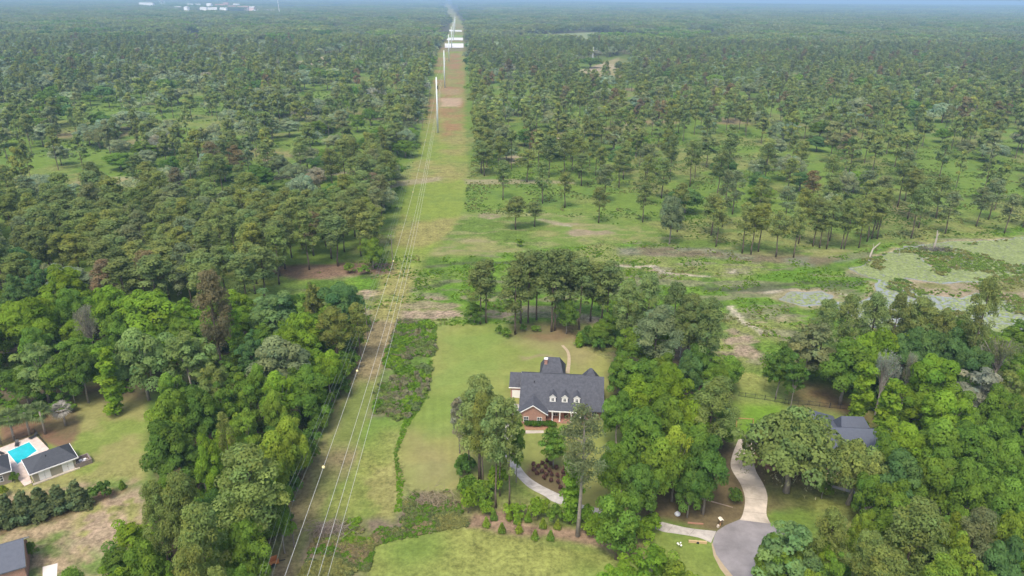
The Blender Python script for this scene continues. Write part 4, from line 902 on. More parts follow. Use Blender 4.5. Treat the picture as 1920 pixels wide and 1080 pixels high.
# ------------------------------------------------------------------ paving
CONC = mat('concrete', (.47, .41, .335), .9, .2, .42, .20); CONCG = mat('worn_concrete', (.40, .37, .33), .9, .2, .4, .4); ASPH = mat('asphalt', (.225, .210, .212), .9, .2, .25, .25)
PAVER = mat('paver', (.56, .46, .40), .85, .2, .22, 1.3); DIRT = mat('dirt_path', (.36, .29, .19), 1, .1, .15, 1)
def sheet(name, pts, m, z=.02, th=None):
    P_ = gp(pts); a = sum(P_[i][0] * P_[(i + 1) % len(P_)][1] - P_[(i + 1) % len(P_)][0] * P_[i][1] for i in range(len(P_)))
    if a < 0: P_ = P_[::-1]
    if th is None:
        o = MB().add([(x, y, z) for x, y in P_], [tuple(range(len(P_)))]).build(name, m)
    else: o = MB().prism(P_, -.2, th).build(name, m)
    return struct(o)
def smooth(pts, k=4):
    out = []
    for i in range(len(pts) - 1):
        p0 = pts[max(i - 1, 0)]; p1 = pts[i]; p2 = pts[i + 1]; p3 = pts[min(i + 2, len(pts) - 1)]
        for j in range(k):
            t = j / k; out.append(tuple(.5 * ((2 * p1[c]) + (-p0[c] + p2[c]) * t + (2 * p0[c] - 5 * p1[c] + 4 * p2[c] - p3[c]) * t * t + (-p0[c] + 3 * p1[c] - 3 * p2[c] + p3[c]) * t ** 3) for c in (0, 1)))
    return out + [tuple(pts[-1])]
def strip(name, A_, B_, m, z=.02, joint=4.5):
    """paved strip between two edges with tooled joints across it"""
    a = [G(*p) for p in smooth(A_, 6)]; b_ = [G(*p) for p in smooth(B_, 6)]; K = 60
    def res(q):
        L = [0]
        for i in range(1, len(q)): L.append(L[-1] + (q[i] - q[i - 1]).length)
        out = []
        for k in range(K + 1):
            s = L[-1] * k / K; i = max(j for j in range(len(L)) if L[j] <= s + 1e-9); i = min(i, len(q) - 2)
            out.append(q[i].lerp(q[i + 1], (s - L[i]) / max(L[i + 1] - L[i], 1e-6)))
        return out, L[-1]
    a, La = res(a); b_, Lb = res(b_); mb = MB()
    nrm = 1 if ((b_[0] - a[0]).cross(a[1] - a[0])).z > 0 else -1
    for k in range(K):
        v = [(a[k].x, a[k].y, z), (b_[k].x, b_[k].y, z), (b_[k + 1].x, b_[k + 1].y, z), (a[k + 1].x, a[k + 1].y, z)]
        mb.add(v if nrm > 0 else v[::-1], [(0, 1, 2, 3)])
    o = struct(mb.build(name, m)); st_ = max(1, round(K / (La / joint))); jb = MB()
    for k in range(st_, K, st_):
        p, q = a[k], b_[k]; t = (a[k + 1] - a[k]).normalized() * .035
        v = [(p - t), (q - t), (q + t), (p + t)]; v = [(c.x, c.y, z + .005) for c in v]
        jb.add(v if nrm > 0 else v[::-1], [(0, 1, 2, 3)])
    jb.build('paving_joint', mat('joint', (.24, .22, .19), 1, 0), o)
    return o
strip('pale_driveway', [(1385, 823), (1373, 854), (1371, 878), (1389, 909), (1397, 936), (1393, 963), (1387, 975)], [(1418, 827), (1414, 858), (1417, 882), (1432, 909), (1439, 932), (1437, 963), (1445, 982)], CONC)
strip('driveway', [(947, 855), (963, 885), (990, 913), (1021, 930), (1040, 942), (1095, 958), (1150, 968), (1197, 981), (1223, 989), (1243, 997), (1270, 1001), (1310, 1008), (1333, 1018)],
      [(968, 855), (974, 872), (990, 893), (1013, 909), (1056, 930), (1091, 946), (1140, 957), (1202, 973), (1213, 974), (1235, 977), (1267, 985), (1297, 991), (1343, 996)], CONCG)
sheet('garage_apron', [(947, 756), (975, 758), (972, 800), (970, 856), (946, 856), (940, 800)], CONCG, .028)
sheet('road', [(1387, 974), (1415, 977), (1446, 982), (1470, 995), (1492, 1030), (1500, 1080), (1510, 1200), (1400, 1200), (1373, 1082), (1358, 1064), (1342, 1041), (1336, 1018), (1340, 1003), (1344, 996), (1360, 985)], ASPH, .012)
sheet('road_shoulder', [(1336, 1018), (1334, 1020), (1338, 1042), (1350, 1066), (1364, 1084), (1390, 1200), (1402, 1200), (1374, 1080), (1359, 1062), (1343, 1040)], DIRT, .016)
sheet('front_walk', [(986, 807), (1019, 807), (1020, 812), (984, 813)], CONC)
sheet('mulch_bed', [(983, 797), (1030, 797), (1026, 806), (984, 806)], mat('mulch', (.30, .17, .10), 1, .1, .2, 2), .014)
strip('garden_path', [(1052, 648), (1062, 660), (1064, 675), (1060, 700)], [(1057, 647), (1067, 659), (1070, 675), (1068, 700)], DIRT, .016, 500)
strip('curved_walk', [(1560, 914), (1580, 920), (1602, 926), (1624, 930), (1660, 932)], [(1562, 910), (1582, 915), (1604, 921), (1626, 925), (1660, 927)], CONC)
sheet('left_driveway', [(80, 1063), (108, 1056), (106, 1090), (92, 1120), (80, 1120)], mat('bright_concrete', (.66, .60, .54), .9, .2, .1, 1), .02)
for nm, a in (('highway', [(834, 82), (869, 82), (869, 90), (834, 90)]), ('frontage_road', [(838, 71), (868, 71), (868, 76), (838, 76)]), ('far_lane', [(842, 56), (866, 57), (866, 60), (843, 59)])):
    sheet(nm, a, mat(nm, (.58, .57, .55), .8, .2), .6)
# ------------------------------------------------------------------ building helpers
SLATE = mat('slate_shingle', (.075, .079, .092), .9, .2, .24, 1.6); SHING = mat('charcoal_shingle', (.060, .065, .074), .85, .25, .15, 2.2); WHITE = mat('white_trim', (.78, .77, .74), .6, .3)
GLASS = mat('window_glass', (.05, .06, .07), .1, .6); TAN = mat('tan_siding', (.36, .33, .25), .8, .2, .06, 1); DARK = mat('dark_metal', (.03, .03, .03), .5, .4); GREY = mat('grey_metal', (.60, .66, .66), .45, .4, .05, .5)
WOOD = mat('weathered_wood', (.19, .16, .13), .95, .1, .2, 2); STEELP = mat('galvanised_steel', (.55, .60, .60), .5, .4)
BR = bpy.data.materials.new('brick'); BR.use_nodes = True; n = BR.node_tree; b = n.nodes['Principled BSDF']; b.inputs['Roughness'].default_value = .9
bt = n.nodes.new('ShaderNodeTexBrick'); bt.inputs['Color1'].default_value = (.36, .17, .115, 1); bt.inputs['Color2'].default_value = (.27, .13, .095, 1); bt.inputs['Mortar'].default_value = (.42, .34, .28, 1); bt.inputs['Scale'].default_value = 1.0
bt.inputs['Brick Width'].default_value = .45; bt.inputs['Row Height'].default_value = .16; bt.inputs['Mortar Size'].default_value = .015
tc = n.nodes.new('ShaderNodeTexCoord'); sx = n.nodes.new('ShaderNodeSeparateXYZ'); ad = n.nodes.new('ShaderNodeMath'); cx = n.nodes.new('ShaderNodeCombineXYZ')
n.links.new(tc.outputs['Object'], sx.inputs[0]); n.links.new(sx.outputs[0], ad.inputs[0]); n.links.new(sx.outputs[1], ad.inputs[1]); n.links.new(ad.outputs[0], cx.inputs[0]); n.links.new(sx.outputs[2], cx.inputs[1])
n.links.new(cx.outputs[0], bt.inputs[0]); n.links.new(bt.outputs[0], b.inputs['Base Color'])
def frame(name, P_, Q_, label, cat, group=None):
    rz = math.atan2(Q_.y - P_.y, Q_.x - P_.x); return tag(empty(name, (P_.x, P_.y, 0), rz), label, cat, group)
def gable(x0, x1, y0, y1, ze, zr, axis='x', th=.22, mb=None):
    """pitched roof slab with thickness; ridge along axis"""
    mb = mb or MB()
    if axis == 'x':
        ym = (y0 + y1) / 2; P_ = [(y0, ze), (ym, zr), (y1, ze), (y1, ze - th), (ym, zr - th), (y0, ze - th)]
        return mb.add([(x0, a, z) for a, z in P_] + [(x1, a, z) for a, z in P_], [(0, 6, 7, 1), (1, 7, 8, 2), (2, 8, 9, 3), (3, 9, 10, 4), (4, 10, 11, 5), (5, 11, 6, 0), (0, 1, 4, 5), (1, 2, 3, 4), (6, 11, 10, 7), (7, 10, 9, 8)])
    xm = (x0 + x1) / 2; P_ = [(x0, ze), (xm, zr), (x1, ze), (x1, ze - th), (xm, zr - th), (x0, ze - th)]
    return mb.add([(a, y0, z) for a, z in P_] + [(a, y1, z) for a, z in P_], [(1, 7, 6, 0), (2, 8, 7, 1), (3, 9, 8, 2), (4, 10, 9, 3), (5, 11, 10, 4), (0, 6, 11, 5), (5, 4, 1, 0), (4, 3, 2, 1), (7, 10, 11, 6), (8, 9, 10, 7)])
def hip(x0, x1, y0, y1, ze, zr, r0, r1, axis='x', th=.22, mb=None):
    mb = mb or MB()
    if axis == 'x': ym = (y0 + y1) / 2; rd = [(r0, ym, zr), (r1, ym, zr)]
    else: xm = (x0 + x1) / 2; rd = [(xm, r0, zr), (xm, r1, zr)]
    v = [(x0, y0, ze), (x1, y0, ze), (x1, y1, ze), (x0, y1, ze)] + rd + [(x0, y0, ze - th), (x1, y0, ze - th), (x1, y1, ze - th), (x0, y1, ze - th)]
    top_ = [(0, 1, 5, 4), (1, 2, 5), (2, 3, 4, 5), (3, 0, 4)] if axis == 'x' else [(0, 1, 4), (1, 2, 5, 4), (2, 3, 5), (3, 0, 4, 5)]
    return mb.add(v, top_ + [(0, 6, 7, 1), (1, 7, 8, 2), (2, 8, 9, 3), (3, 9, 6, 0), (6, 9, 8, 7)])
def window(par, x, y, z, w_, h_, side='f', name='window', bars=True):
    """white framed window on a wall facing -y at y (or facing +x)"""
    f = MB(); g = MB(); t = .09
    if side == 'f':
        f.box(x - w_ / 2, x + w_ / 2, y - .05, y, z, z + t).box(x - w_ / 2, x + w_ / 2, y - .05, y, z + h_ - t, z + h_).box(x - w_ / 2, x - w_ / 2 + t, y - .05, y, z + t, z + h_ - t).box(x + w_ / 2 - t, x + w_ / 2, y - .05, y, z + t, z + h_ - t)
        if bars: f.box(x - .03, x + .03, y - .045, y - .005, z + t, z + h_ - t).box(x - w_ / 2 + t, x - .03, y - .045, y - .005, z + h_ / 2 - .03, z + h_ / 2 + .03).box(x + .03, x + w_ / 2 - t, y - .045, y - .005, z + h_ / 2 - .03, z + h_ / 2 + .03)
        g.box(x - w_ / 2 + t, x + w_ / 2 - t, y - .02, y + .02, z + t, z + h_ - t)
    fr = f.build(name, WHITE, par); g.build('pane', GLASS, fr); return fr
# ------------------------------------------------------------------ brick house
A_ = G(978, 697, 9); B_ = G(1098, 703, 9); u = (B_ - A_); u.z = 0; WD = u.length; u.normalize(); v_ = Vector((-u.y, u.x, 0)); O_ = A_ - v_ * 8
H = frame('brick_house', Vector((O_.x, O_.y, 0)), Vector((O_.x, O_.y, 0)) + u, 'brick house with a big dark slate-grey roof, three white dormers and a front porch', 'house')
W = WD; RW = W + 4.6
wl = MB(); wl.box(.4, 6.6, -1.6, 2.0, 0, 3.0).box(.4, RW - .5, 2.003, 15.4, 0, 3.0)
wl.add([(0.4, 2.01, 3), (0.4, 15.4, 3), (.4, 8, 8.2), (.7, 2.01, 3), (.7, 15.4, 3), (.7, 8, 8.2)], [(0, 2, 1), (3, 4, 5), (0, 3, 5, 2), (1, 2, 5, 4), (0, 1, 4, 3)])
wl.add([(RW - .5, 2.01, 3), (RW - .5, 15.4, 3), (RW - .5, 8, 7.8), (RW - .8, 2.01, 3), (RW - .8, 15.4, 3), (RW - .8, 8, 7.8)], [(0, 1, 2), (3, 5, 4), (0, 2, 5, 3), (1, 4, 5, 2), (0, 3, 4, 1)])
wl.add([(-.02 + .4, -1.6, 3.0), (6.62, -1.6, 3.0), (3.5, -1.6, 5.15), (.38, -1.3, 3.0), (6.62, -1.3, 3.0), (3.5, -1.3, 5.15)], [(0, 1, 2), (3, 5, 4), (0, 3, 4, 1), (1, 4, 5, 2), (0, 2, 5, 3)])
wl.box(-2.9, .397, 10.5, 16.5, 0, 3.0).box(4.6, 10.4, 15.403, 23.5, 0, 3.0)
wl.build('wall', BR, H)
rf = gable(0, W, 0, 16, 3.2, 9.0).build('roof', SLATE, H)
gable(W, RW, .5, 15.5, 3.3, 8.75).build('roof', SLATE, H)
gr = MB(); gr.add([(-.1, -2.0, 3.2), (3.5, -2.0, 5.62), (7.1, -2.0, 3.2), (-.1, 0, 3.22), (3.5, 3.35, 5.62), (7.1, 0, 3.22), (-.1, -2, 3.0), (3.5, -2, 5.42), (7.1, -2, 3.0)], [(0, 1, 4, 3), (1, 2, 5, 4), (0, 6, 7, 1), (1, 7, 8, 2)])
gr.build('gable_roof', SLATE, H)
gt = MB()
for (x0, z0, x1, z1) in ((-.15, 3.15, 3.5, 5.60), (3.5, 5.60, 7.15, 3.15)):
    gt.add([(x0, -2.06, z0 - .22), (x1, -2.06, z1 - .22), (x1, -2.06, z1 + .04), (x0, -2.06, z0 + .04), (x0, -1.98, z0 - .22), (x1, -1.98, z1 - .22), (x1, -1.98, z1 + .04), (x0, -1.98, z0 + .04)], [(0, 1, 2, 3), (7, 6, 5, 4), (0, 4, 5, 1), (3, 2, 6, 7)])
gt.box(7.1, W - .05, -.10, -.01, 2.93, 3.2).box(-.1, -.02, -.10, 16, 2.93, 3.12)
for sgn in (0, 1):
    gt.add([(-.06, 0, 3.0), (-.06, 8, 8.8), (-.06, 16, 3.0), (-.06, 0, 3.2), (-.06, 8, 9.02), (-.06, 16, 3.2)], [(0, 3, 4, 1), (1, 4, 5, 2)])
    break
gt.build('fascia', WHITE, H)
sf = MB().box(6.62, W - .2, .0, 2.0, 2.82, 2.93); sf.build('porch_ceiling', WHITE, H)
MB().box(6.63, W - .2, -.3, 2.0, -.1, .25).build('porch_floor', BR, H)
for x in (8.1, 9.9, 12.6, 14.8):
    c_ = MB().box(x - .12, x + .12, .05, .29, .45, 2.6).box(x - .18, x + .18, -.01, .35, .25, .45).box(x - .18, x + .18, -.01, .35, 2.6, 2.82); c_.build('column', WHITE, H)
window(H, 1.9, -1.61, .7, 1.2, 1.55); window(H, 5.1, -1.61, .7, 1.2, 1.55); window(H, 8.9, 1.99, .6, 1.2, 1.7); window(H, 13.6, 1.99, .6, 1.2, 1.7); window(H, 18.2, 1.99, .7, 1.2, 1.6)
dr = MB().box(10.9, 11.9, 1.94, 2.0, .25, 2.4).build('door', mat('dark_door', (.10, .035, .025), .5), H); MB().ball((11.75, 1.90, 1.3), .05).build('handle', STEELP, dr)
gable(-3.3, 0, 10.2, 17.0, 3.2, 5.75).build('garage_roof', SLATE, H)
MB().box(-3.36, .02, 10.08, 10.16, 2.95, 3.2).build('fascia', WHITE, H)
gd = MB()
for k in range(4): gd.box(-2.5, -.1, 10.40, 10.48, .05 + k * .56, .05 + k * .56 + .53)
gd.build('garage_door', WHITE, H)
hip(4.1, 10.9, 13.6, 24, 3.2, 7.9, 5.6, 9.2).build('rear_roof', SLATE, H)
hip(14.4, 20.2, 10.2, 17.2, 3.2, 7.9, 17.0, 17.6).build('rear_roof', SLATE, H)
ch = MB().box(5.3, 6.1, 17.2, 18.0, 6.0, 7.9).build('chimney', BR, H); MB().box(5.2, 6.2, 17.1, 18.1, 7.9, 8.02).build('chimney_cap', WHITE, ch)
MB().tube([(3.3, 5.8, 7.0), (3.3, 5.8, 7.9)], .10, 6).build('roof_vent', DARK, H)
RL = MB().box(-.02, W + .02, 7.9, 8.1, 8.90, 9.04).build('ridge_cap', SHING, H)
for px in (1039, 1061, 1083):
    x = (px - 978) / (1098 - 978) * W; D_ = MB(); y0 = 1.9; zb = 3.2 + .725 * 1.9 - .1; hw = .72
    D_.box(x - hw, x + hw, y0, 3.6, zb, 5.85); D_.add([(x - hw, y0, 5.85), (x + hw, y0, 5.85), (x, y0, 6.45)], [(0, 1, 2)])
    dm = D_.build('dormer', WHITE, H)
    gable(x - hw - .16, x + hw + .16, y0 - .18, 5.0, 5.88, 6.65, 'y', .08).build('dormer_roof', SLATE, dm)
    for s in (-1, 1): MB().add([(x + s * (hw + .17), y0 - .2, 5.78), (x, y0 - .2, 6.56), (x, y0 - .2, 6.70), (x + s * (hw + .17), y0 - .2, 5.92)], [(0, 1, 2, 3)]).build('dormer_trim', WHITE, dm)
    wn = MB().box(x - .28, x + .28, y0 - .03, y0 + .01, zb + .35, 5.6).build('window', GLASS, dm)
    MB().box(x - .03, x + .03, y0 - .05, y0 - .031, zb + .35, 5.6).box(x - .28, x + .28, y0 - .045, y0 - .031, zb + .85, zb + .91).build('muntin', WHITE, wn)
hd = blob(1, 1, 0, 4, 1, 1)
c = np.array([[x + random.uniform(-.2, .2), random.uniform(-.35, .35), .7, .85] for x in np.arange(0, 6.6, .45)])
hm = crownmesh('hedge', [leaves(c, 2600, .22, .75, .5, .5, 901, low=-.2)], LEAF)
p_ = G(989, 797); hg = link('hedge', hm, None, p_); hg.rotation_euler = (0, 0, H.rotation_euler[2]); hg.color = (.075, .15, .018, 1); tag(hg, 'clipped green hedge under the two front windows of the brick house', 'hedge')
# ------------------------------------------------------------------ pool yard
a, b_ = G(55, 890, 2.8), G(146, 857, 2.8); c2 = G(126, 832, 2.8)
PH = frame('pool_house', a, b_, 'small pool house with a dark hipped roof and two pairs of white doors', 'pool house')
L = (b_ - a).length; uu = (b_ - a).normalized(); DP = abs((c2 - b_).dot(Vector((-uu.y, uu.x, 0))))
hip(0, L, 0, DP, 2.8, 4.9, DP * .55, L - DP * .35).build('roof', SHING, PH)
MB().box(.5, L - .5, .5, DP - .5, 0, 2.62).build('wall', TAN, PH)
MB().box(-.05, L + .05, -.10, -.01, 2.55, 2.80).box(L + .01, L + .10, -.1, DP, 2.55, 2.80).box(-.10, -.01, -.1, DP, 2.55, 2.8).build('gutter', WHITE, PH)
MB().box(.1, L - .1, -.1, .497, -.1, .22).build('plinth', CONC, PH)
for x in (L * .17, L * .65):
    q = MB().box(x, x + L * .115, .42, .497, .25, 2.35).box(x + L * .12, x + L * .235, .42, .497, .25, 2.35).build('door', WHITE, PH); MB().ball((x + L * .11, .40, 1.2), .06).build('handle', DARK, q)
for q in (0.02, L - .06): MB().tube([(q + .03, -.04, 2.6), (q + .03, .1, 2.2), (q + .03, .42, 0)], .05, 5).build('downpipe', DARK, PH)
for q in ((L * .42, DP * .35, 4.0), (L * .72, DP * .62, 3.9)): MB().tube([q, (q[0], q[1], q[2] + .55)], .09, 6).build('roof_vent', DARK, PH)
# nearby small roof cut by the left edge
a, b_ = G(-95, 918, 3.0), G(21, 882, 3.0)
LH = frame('left_house', a, b_, 'tan-walled house corner with a dark hipped roof, cut by the left edge beside the pool', 'house')
L2 = (b_ - a).length
hip(0, L2, 0, 7.4, 3.0, 5.4, 4, L2 - 3.7).build('roof', SHING, LH); MB().box(.4, L2 - .4, .4, 7, 0, 2.8).build('wall', mat('taupe_brick', (.26, .22, .18), .9, .1, .1, 3), LH)
MB().box(0, L2 + .06, -.09, -.01, 2.78, 3.0).box(L2 + .01, L2 + .09, -.09, 7.4, 2.78, 3.0).build('gutter', WHITE, LH)
window(LH, L2 - 2.2, .39, .9, 1.1, 1.3)
a, b_ = G(-60, 1040, 4.0), G(57, 1011, 4.0)
BH = frame('corner_house', G(-60, 1094, 3.4), G(48, 1062, 3.4), 'house with a blue-grey roof and a brick gable end in the lower left corner', 'house')
Lb = (G(48, 1062, 3.4) - G(-60, 1094, 3.4)).length; DB = 8.5
gable(0, Lb, 0, DB, 3.4, 6.2).build('roof', mat('bluegrey_shingle', (.10, .11, .135), .85, .2, .1, 2), BH)
bw = MB().box(.4, Lb - .35, .4, DB - .4, 0, 3.2); bw.add([(Lb - .35, .4, 3.2), (Lb - .35, DB - .4, 3.2), (Lb - .35, DB / 2, 5.8), (Lb - .5, .4, 3.2), (Lb - .5, DB - .4, 3.2), (Lb - .5, DB / 2, 5.8)], [(0, 1, 2), (3, 5, 4), (1, 4, 5, 2), (0, 2, 5, 3)])
bw.build('wall', BR, BH)
MB().add([(Lb + .03, 0, 3.15), (Lb + .03, DB / 2, 5.95), (Lb + .03, DB, 3.15), (Lb + .03, 0, 3.43), (Lb + .03, DB / 2, 6.23), (Lb + .03, DB, 3.43)], [(0, 1, 4, 3), (1, 2, 5, 4)]).build('bargeboard', WHITE, BH)
# pool and deck
def G0(*p): return G(p[0], p[1])
DK = struct(MB().prism(gp([(-20, 848), (66, 816), (92, 842), (70, 862), (44, 874), (62, 905), (46, 912), (10, 870), (-20, 880)]), -.3, .10).build('patio', PAVER))
pool = [(14, 848), (55, 830), (69, 846), (33, 871)]
MB().prism(gp([(11, 848), (55.5, 828), (71.5, 846.5), (33, 874)]), -.1, .14).build('pool_coping', mat('coping', (.66, .62, .56), .8, .2), DK)
pw = mat('pool_water', (.02, .42, .47), .08, .5, .12, .8); struct(MB().prism(gp(pool), 0, .155).build('pool_water', pw))
def at3(px, py, z=0.): return G(px, py, z)
fn = empty('pool_fence', G(0, 838)); tag(fn, 'low black metal fence around the pool patio', 'fence')
fpts = [G(-10, 842), G(66, 812), G(92, 842)]; fpts = [p - G(0, 838) for p in fpts]
rl = MB(); ps = MB()
for i in range(2):
    p, q = fpts[i], fpts[i + 1]
    for z in (.15, 1.15): rl.tube([p + Vector((0, 0, z)), q + Vector((0, 0, z))], .03, 4)
    nn = int((q - p).length / .22)
    for k in range(nn):
        c_ = p.lerp(q, k / nn); ps.tube([c_, c_ + Vector((0, 0, 1.25 if k % 9 == 0 else 1.15))], .03 if k % 9 == 0 else .014, 4)
rl.build('rail', DARK, fn); ps.build('pickets', DARK, fn)
def chair(p, rz, label):
    e = tag(empty('lounge_chair', p, rz), label, 'chair', 'loungers at the pool')
    MB().box(-.35, .35, -.5, .8, .3, .42).build('seat', DARK, e); MB().add([(-.35, .8, .42), (.35, .8, .42), (.35, 1.3, .9), (-.35, 1.3, .9), (-.35, .8, .34), (.35, .8, .34), (.35, 1.36, .84), (-.35, 1.36, .84)], [(0, 1, 2, 3), (7, 6, 5, 4), (0, 4, 5, 1), (1, 5, 6, 2), (2, 6, 7, 3), (3, 7, 4, 0)]).build('backrest', DARK, e)
    for x in (-.3, .3):
        for y in (-.45, .75): MB().box(x - .04, x + .04, y - .04, y + .04, 0, .3).build('leg', DARK, e)
chair(G(32, 836, .1), .5, 'dark lounge chair at the far long side of the pool'); chair(G(3, 852, .1), 1.2, 'dark lounge chair by the left short side of the pool'); chair(G(60, 822, .1), -.4, 'dark lounge chair in the far corner of the pool patio')
# walled grill/spa nook at the right end of the pool house
nk = tag(empty('grill_nook', G(155, 868), PH.rotation_euler[2]), 'low stone-walled nook with white cushions at the right end of the pool house', 'outdoor seating')
sw = mat('stone_wall', (.22, .18, .16), .9, .1, .2, 3)
MB().box(-1.6, 1.6, -1.5, -1.2, 0, 1.1).box(1.3, 1.6, -1.197, 1.2, 0, 1.1).box(-1.6, 1.6, 1.203, 1.5, 0, 1.1).build('wall', sw, nk)
MB().box(-1.5, 1.29, -1.19, 1.19, -.1, .1).build('floor', CONC, nk)
for x, y in ((-.6, -.5), (.3, -.2), (.6, .5), (-.2, .6)): MB().box(x - .3, x + .3, y - .3, y + .3, .35, .55).build('cushion', WHITE, nk)
# palms
PALM = mat('palm_trunk', (.30, .26, .22), .95, .1, .2, 4)
def palm(px, py, tpy, hw, col_, label):
    p = G(px, py); h = hgt(p, tpy) - .6; r = hw / ppm((p.x, p.y, h)); rr = np.random.default_rng(int(px))
    e = tag(empty('palm_tree', p), label, 'palm tree', 'palms behind the pool')
    MB().tube([(0, 0, -.2), (.1, 0, h * .5), (0, .05, h)], [.28, .22, .20], 7).build('trunk', PALM, e, smooth=True)
    V = []; K = []
    for k in range(38):
        az = rr.uniform(0, 6.283); el = rr.uniform(-.5, 1.25); d_ = np.array([math.cos(az) * math.cos(el), math.sin(az) * math.cos(el), math.sin(el)]); sd = np.array([-math.sin(az), math.cos(az), 0]); L_ = r * rr.uniform(.8, 1.05)
        st0 = d_ * L_ * .5 + np.array([0, 0, h])
        for j in range(9):      # fan leaf of narrow fingers
            t = (j - 4) / 4; f = d_ * math.cos(t * 1.1) + sd * math.sin(t * 1.1); tip = st0 + f * L_ * .62 + np.array([0, 0, -.22 * L_ * (1.1 - el * .5)]); md_ = st0 + f * L_ * .33; s = np.cross(f, [0, 0, 1.0]); s = s / (np.linalg.norm(s) + 1e-6) * .11
            V += [st0, md_ - s, tip, md_ + s]; K.append([1, 1, 1, 1])
    for k in range(len(K)): q = rr.uniform(.75, 1.3); K[k] = [q, q, q, 1]
    o = link('fronds', crownmesh('fronds', [(np.array(V), np.array(K))], LEAF), e); o.color = (*col_, 1)
pg = (.17, .23, .09)
palm(27, 826, 779, 20, pg, 'leftmost full palm behind the pool, pale green fan fronds'); palm(56, 816, 770, 21, pg, 'middle palm behind the pool with a straight trunk'); palm(85, 814, 768, 22, pg, 'rightmost green palm, nearest the mulch bed behind the pool')
palm(123, 798, 764, 19, (.40, .38, .33), 'silvery grey palm at the head of the pool yard'); palm(2, 834, 786, 18, pg, 'palm cut by the left edge behind the pool')
# ------------------------------------------------------------------ right-hand house
a, b_ = G(1425, 797, 7.2), G(1690, 806, 7.2); uu = (b_ - a); uu.z = 0; L3 = uu.length; uu.normalize(); vv = Vector((-uu.y, uu.x, 0)); o0 = a - vv * 7
RH = frame('grey_roof_house', Vector((o0.x, o0.y, 0)), Vector((o0.x, o0.y, 0)) + uu, 'house with a blue-grey roof mostly hidden behind the huge live oak and the right woods', 'house')
BG = mat('bluegrey_roof', (.090, .102, .130), .85, .2, .10, 2)
gable(0, L3, 0, 14, 3.1, 7.2).build('roof', BG, RH); MB().box(.5, L3 - .5, .5, 13.5, 0, 2.9).add([(.5, .5, 2.9), (.5, 13.5, 2.9), (.5, 7, 6.7), (.7, .5, 2.9), (.7, 13.5, 2.9), (.7, 7, 6.7)], [(0, 2, 1), (3, 4, 5), (0, 3, 5, 2), (1, 2, 5, 4)]).build('wall', BR, RH)
x1 = (1577 - 1425) / 265 * L3
hip(x1 - 3.4, x1 + 3.2, 8, 18.6, 3.1, 7.9, 12.6, 12.8, 'x').build('rear_roof', BG, RH); MB().box(x1 - 3, x1 + 2.8, 13.503, 18.2, 0, 2.9).build('wall', BR, RH)
x2 = (1622 - 1425) / 265 * L3
hip(x2 - 3.6, x2 + 4.2, 9, 16, 3.1, 6.9, x2 - 3, x2 + 2).build('rear_roof', BG, RH)
MB().add([(x1 - 3.45, 8, 3.0), (x1 - 3.45, 18.6, 3.0), (x1 - 3.45, 18.6, 3.3), (x1 - 3.45, 8, 3.3)], [(0, 1, 2, 3)]).build('fascia', WHITE, RH)
wc = MB().box(L3 * .895, L3 * .895 + .9, 8.0, 9.0, 5, 8.4).build('chimney', WHITE, RH)
for i, (x, y) in enumerate([(1402, 824), (1409, 825)]):
    e = tag(empty('wheelie_bin', G(x, y)), ['left', 'right'][i] + ' black wheeled bin at the head of the pale driveway', 'bin', 'bins at the head of the pale driveway')
    MB().add([(-.26, -.3, 0), (.26, -.3, 0), (.26, .3, 0), (-.26, .3, 0), (-.34, -.4, 1.05), (.34, -.4, 1.05), (.34, .4, 1.05), (-.34, .4, 1.05)], [(0, 3, 2, 1), (4, 5, 6, 7), (0, 1, 5, 4), (1, 2, 6, 5), (2, 3, 7, 6), (3, 0, 4, 7)]).build('body', DARK, e)
    MB().box(-.36, .36, -.42, .44, 1.053, 1.13).build('lid', DARK, e)
def picket(name, pts, h, label, m=DARK, step=2.4, rails=(.2, 1.2), pk=.16, th=.018):
    P_ = [G(*p) for p in pts]; o0 = P_[0].copy(); e = tag(empty(name, o0), label, 'fence'); r_ = MB(); q_ = MB(); po = MB()
    for i in range(len(P_) - 1):
        p, q = P_[i] - o0, P_[i + 1] - o0; Ls = (q - p).length
        for z in rails: r_.tube([p + Vector((0, 0, z)), q + Vector((0, 0, z))], .035, 4)
        for k in range(int(Ls / pk)): c_ = p.lerp(q, k * pk / Ls); q_.tube([c_ + Vector((0, 0, .05)), c_ + Vector((0, 0, h))], th, 4, False)
        for k in range(int(Ls / step) + 1): c_ = p.lerp(q, min(1, k * step / Ls)); po.tube([c_, c_ + Vector((0, 0, h + .1))], .06, 5)
    r_.build('rails', m, e); q_.build('pickets', m, e); po.build('posts', m, e)
picket('garden_fence', [(1385, 743), (1397, 745), (1434, 750), (1478, 758), (1517, 760), (1556, 765), (1591, 768), (1610, 787)], 1.35, 'dark picket fence crossing the lawn behind the right-hand house', DARK, 2.4, (.2, 1.2), .3, .022)
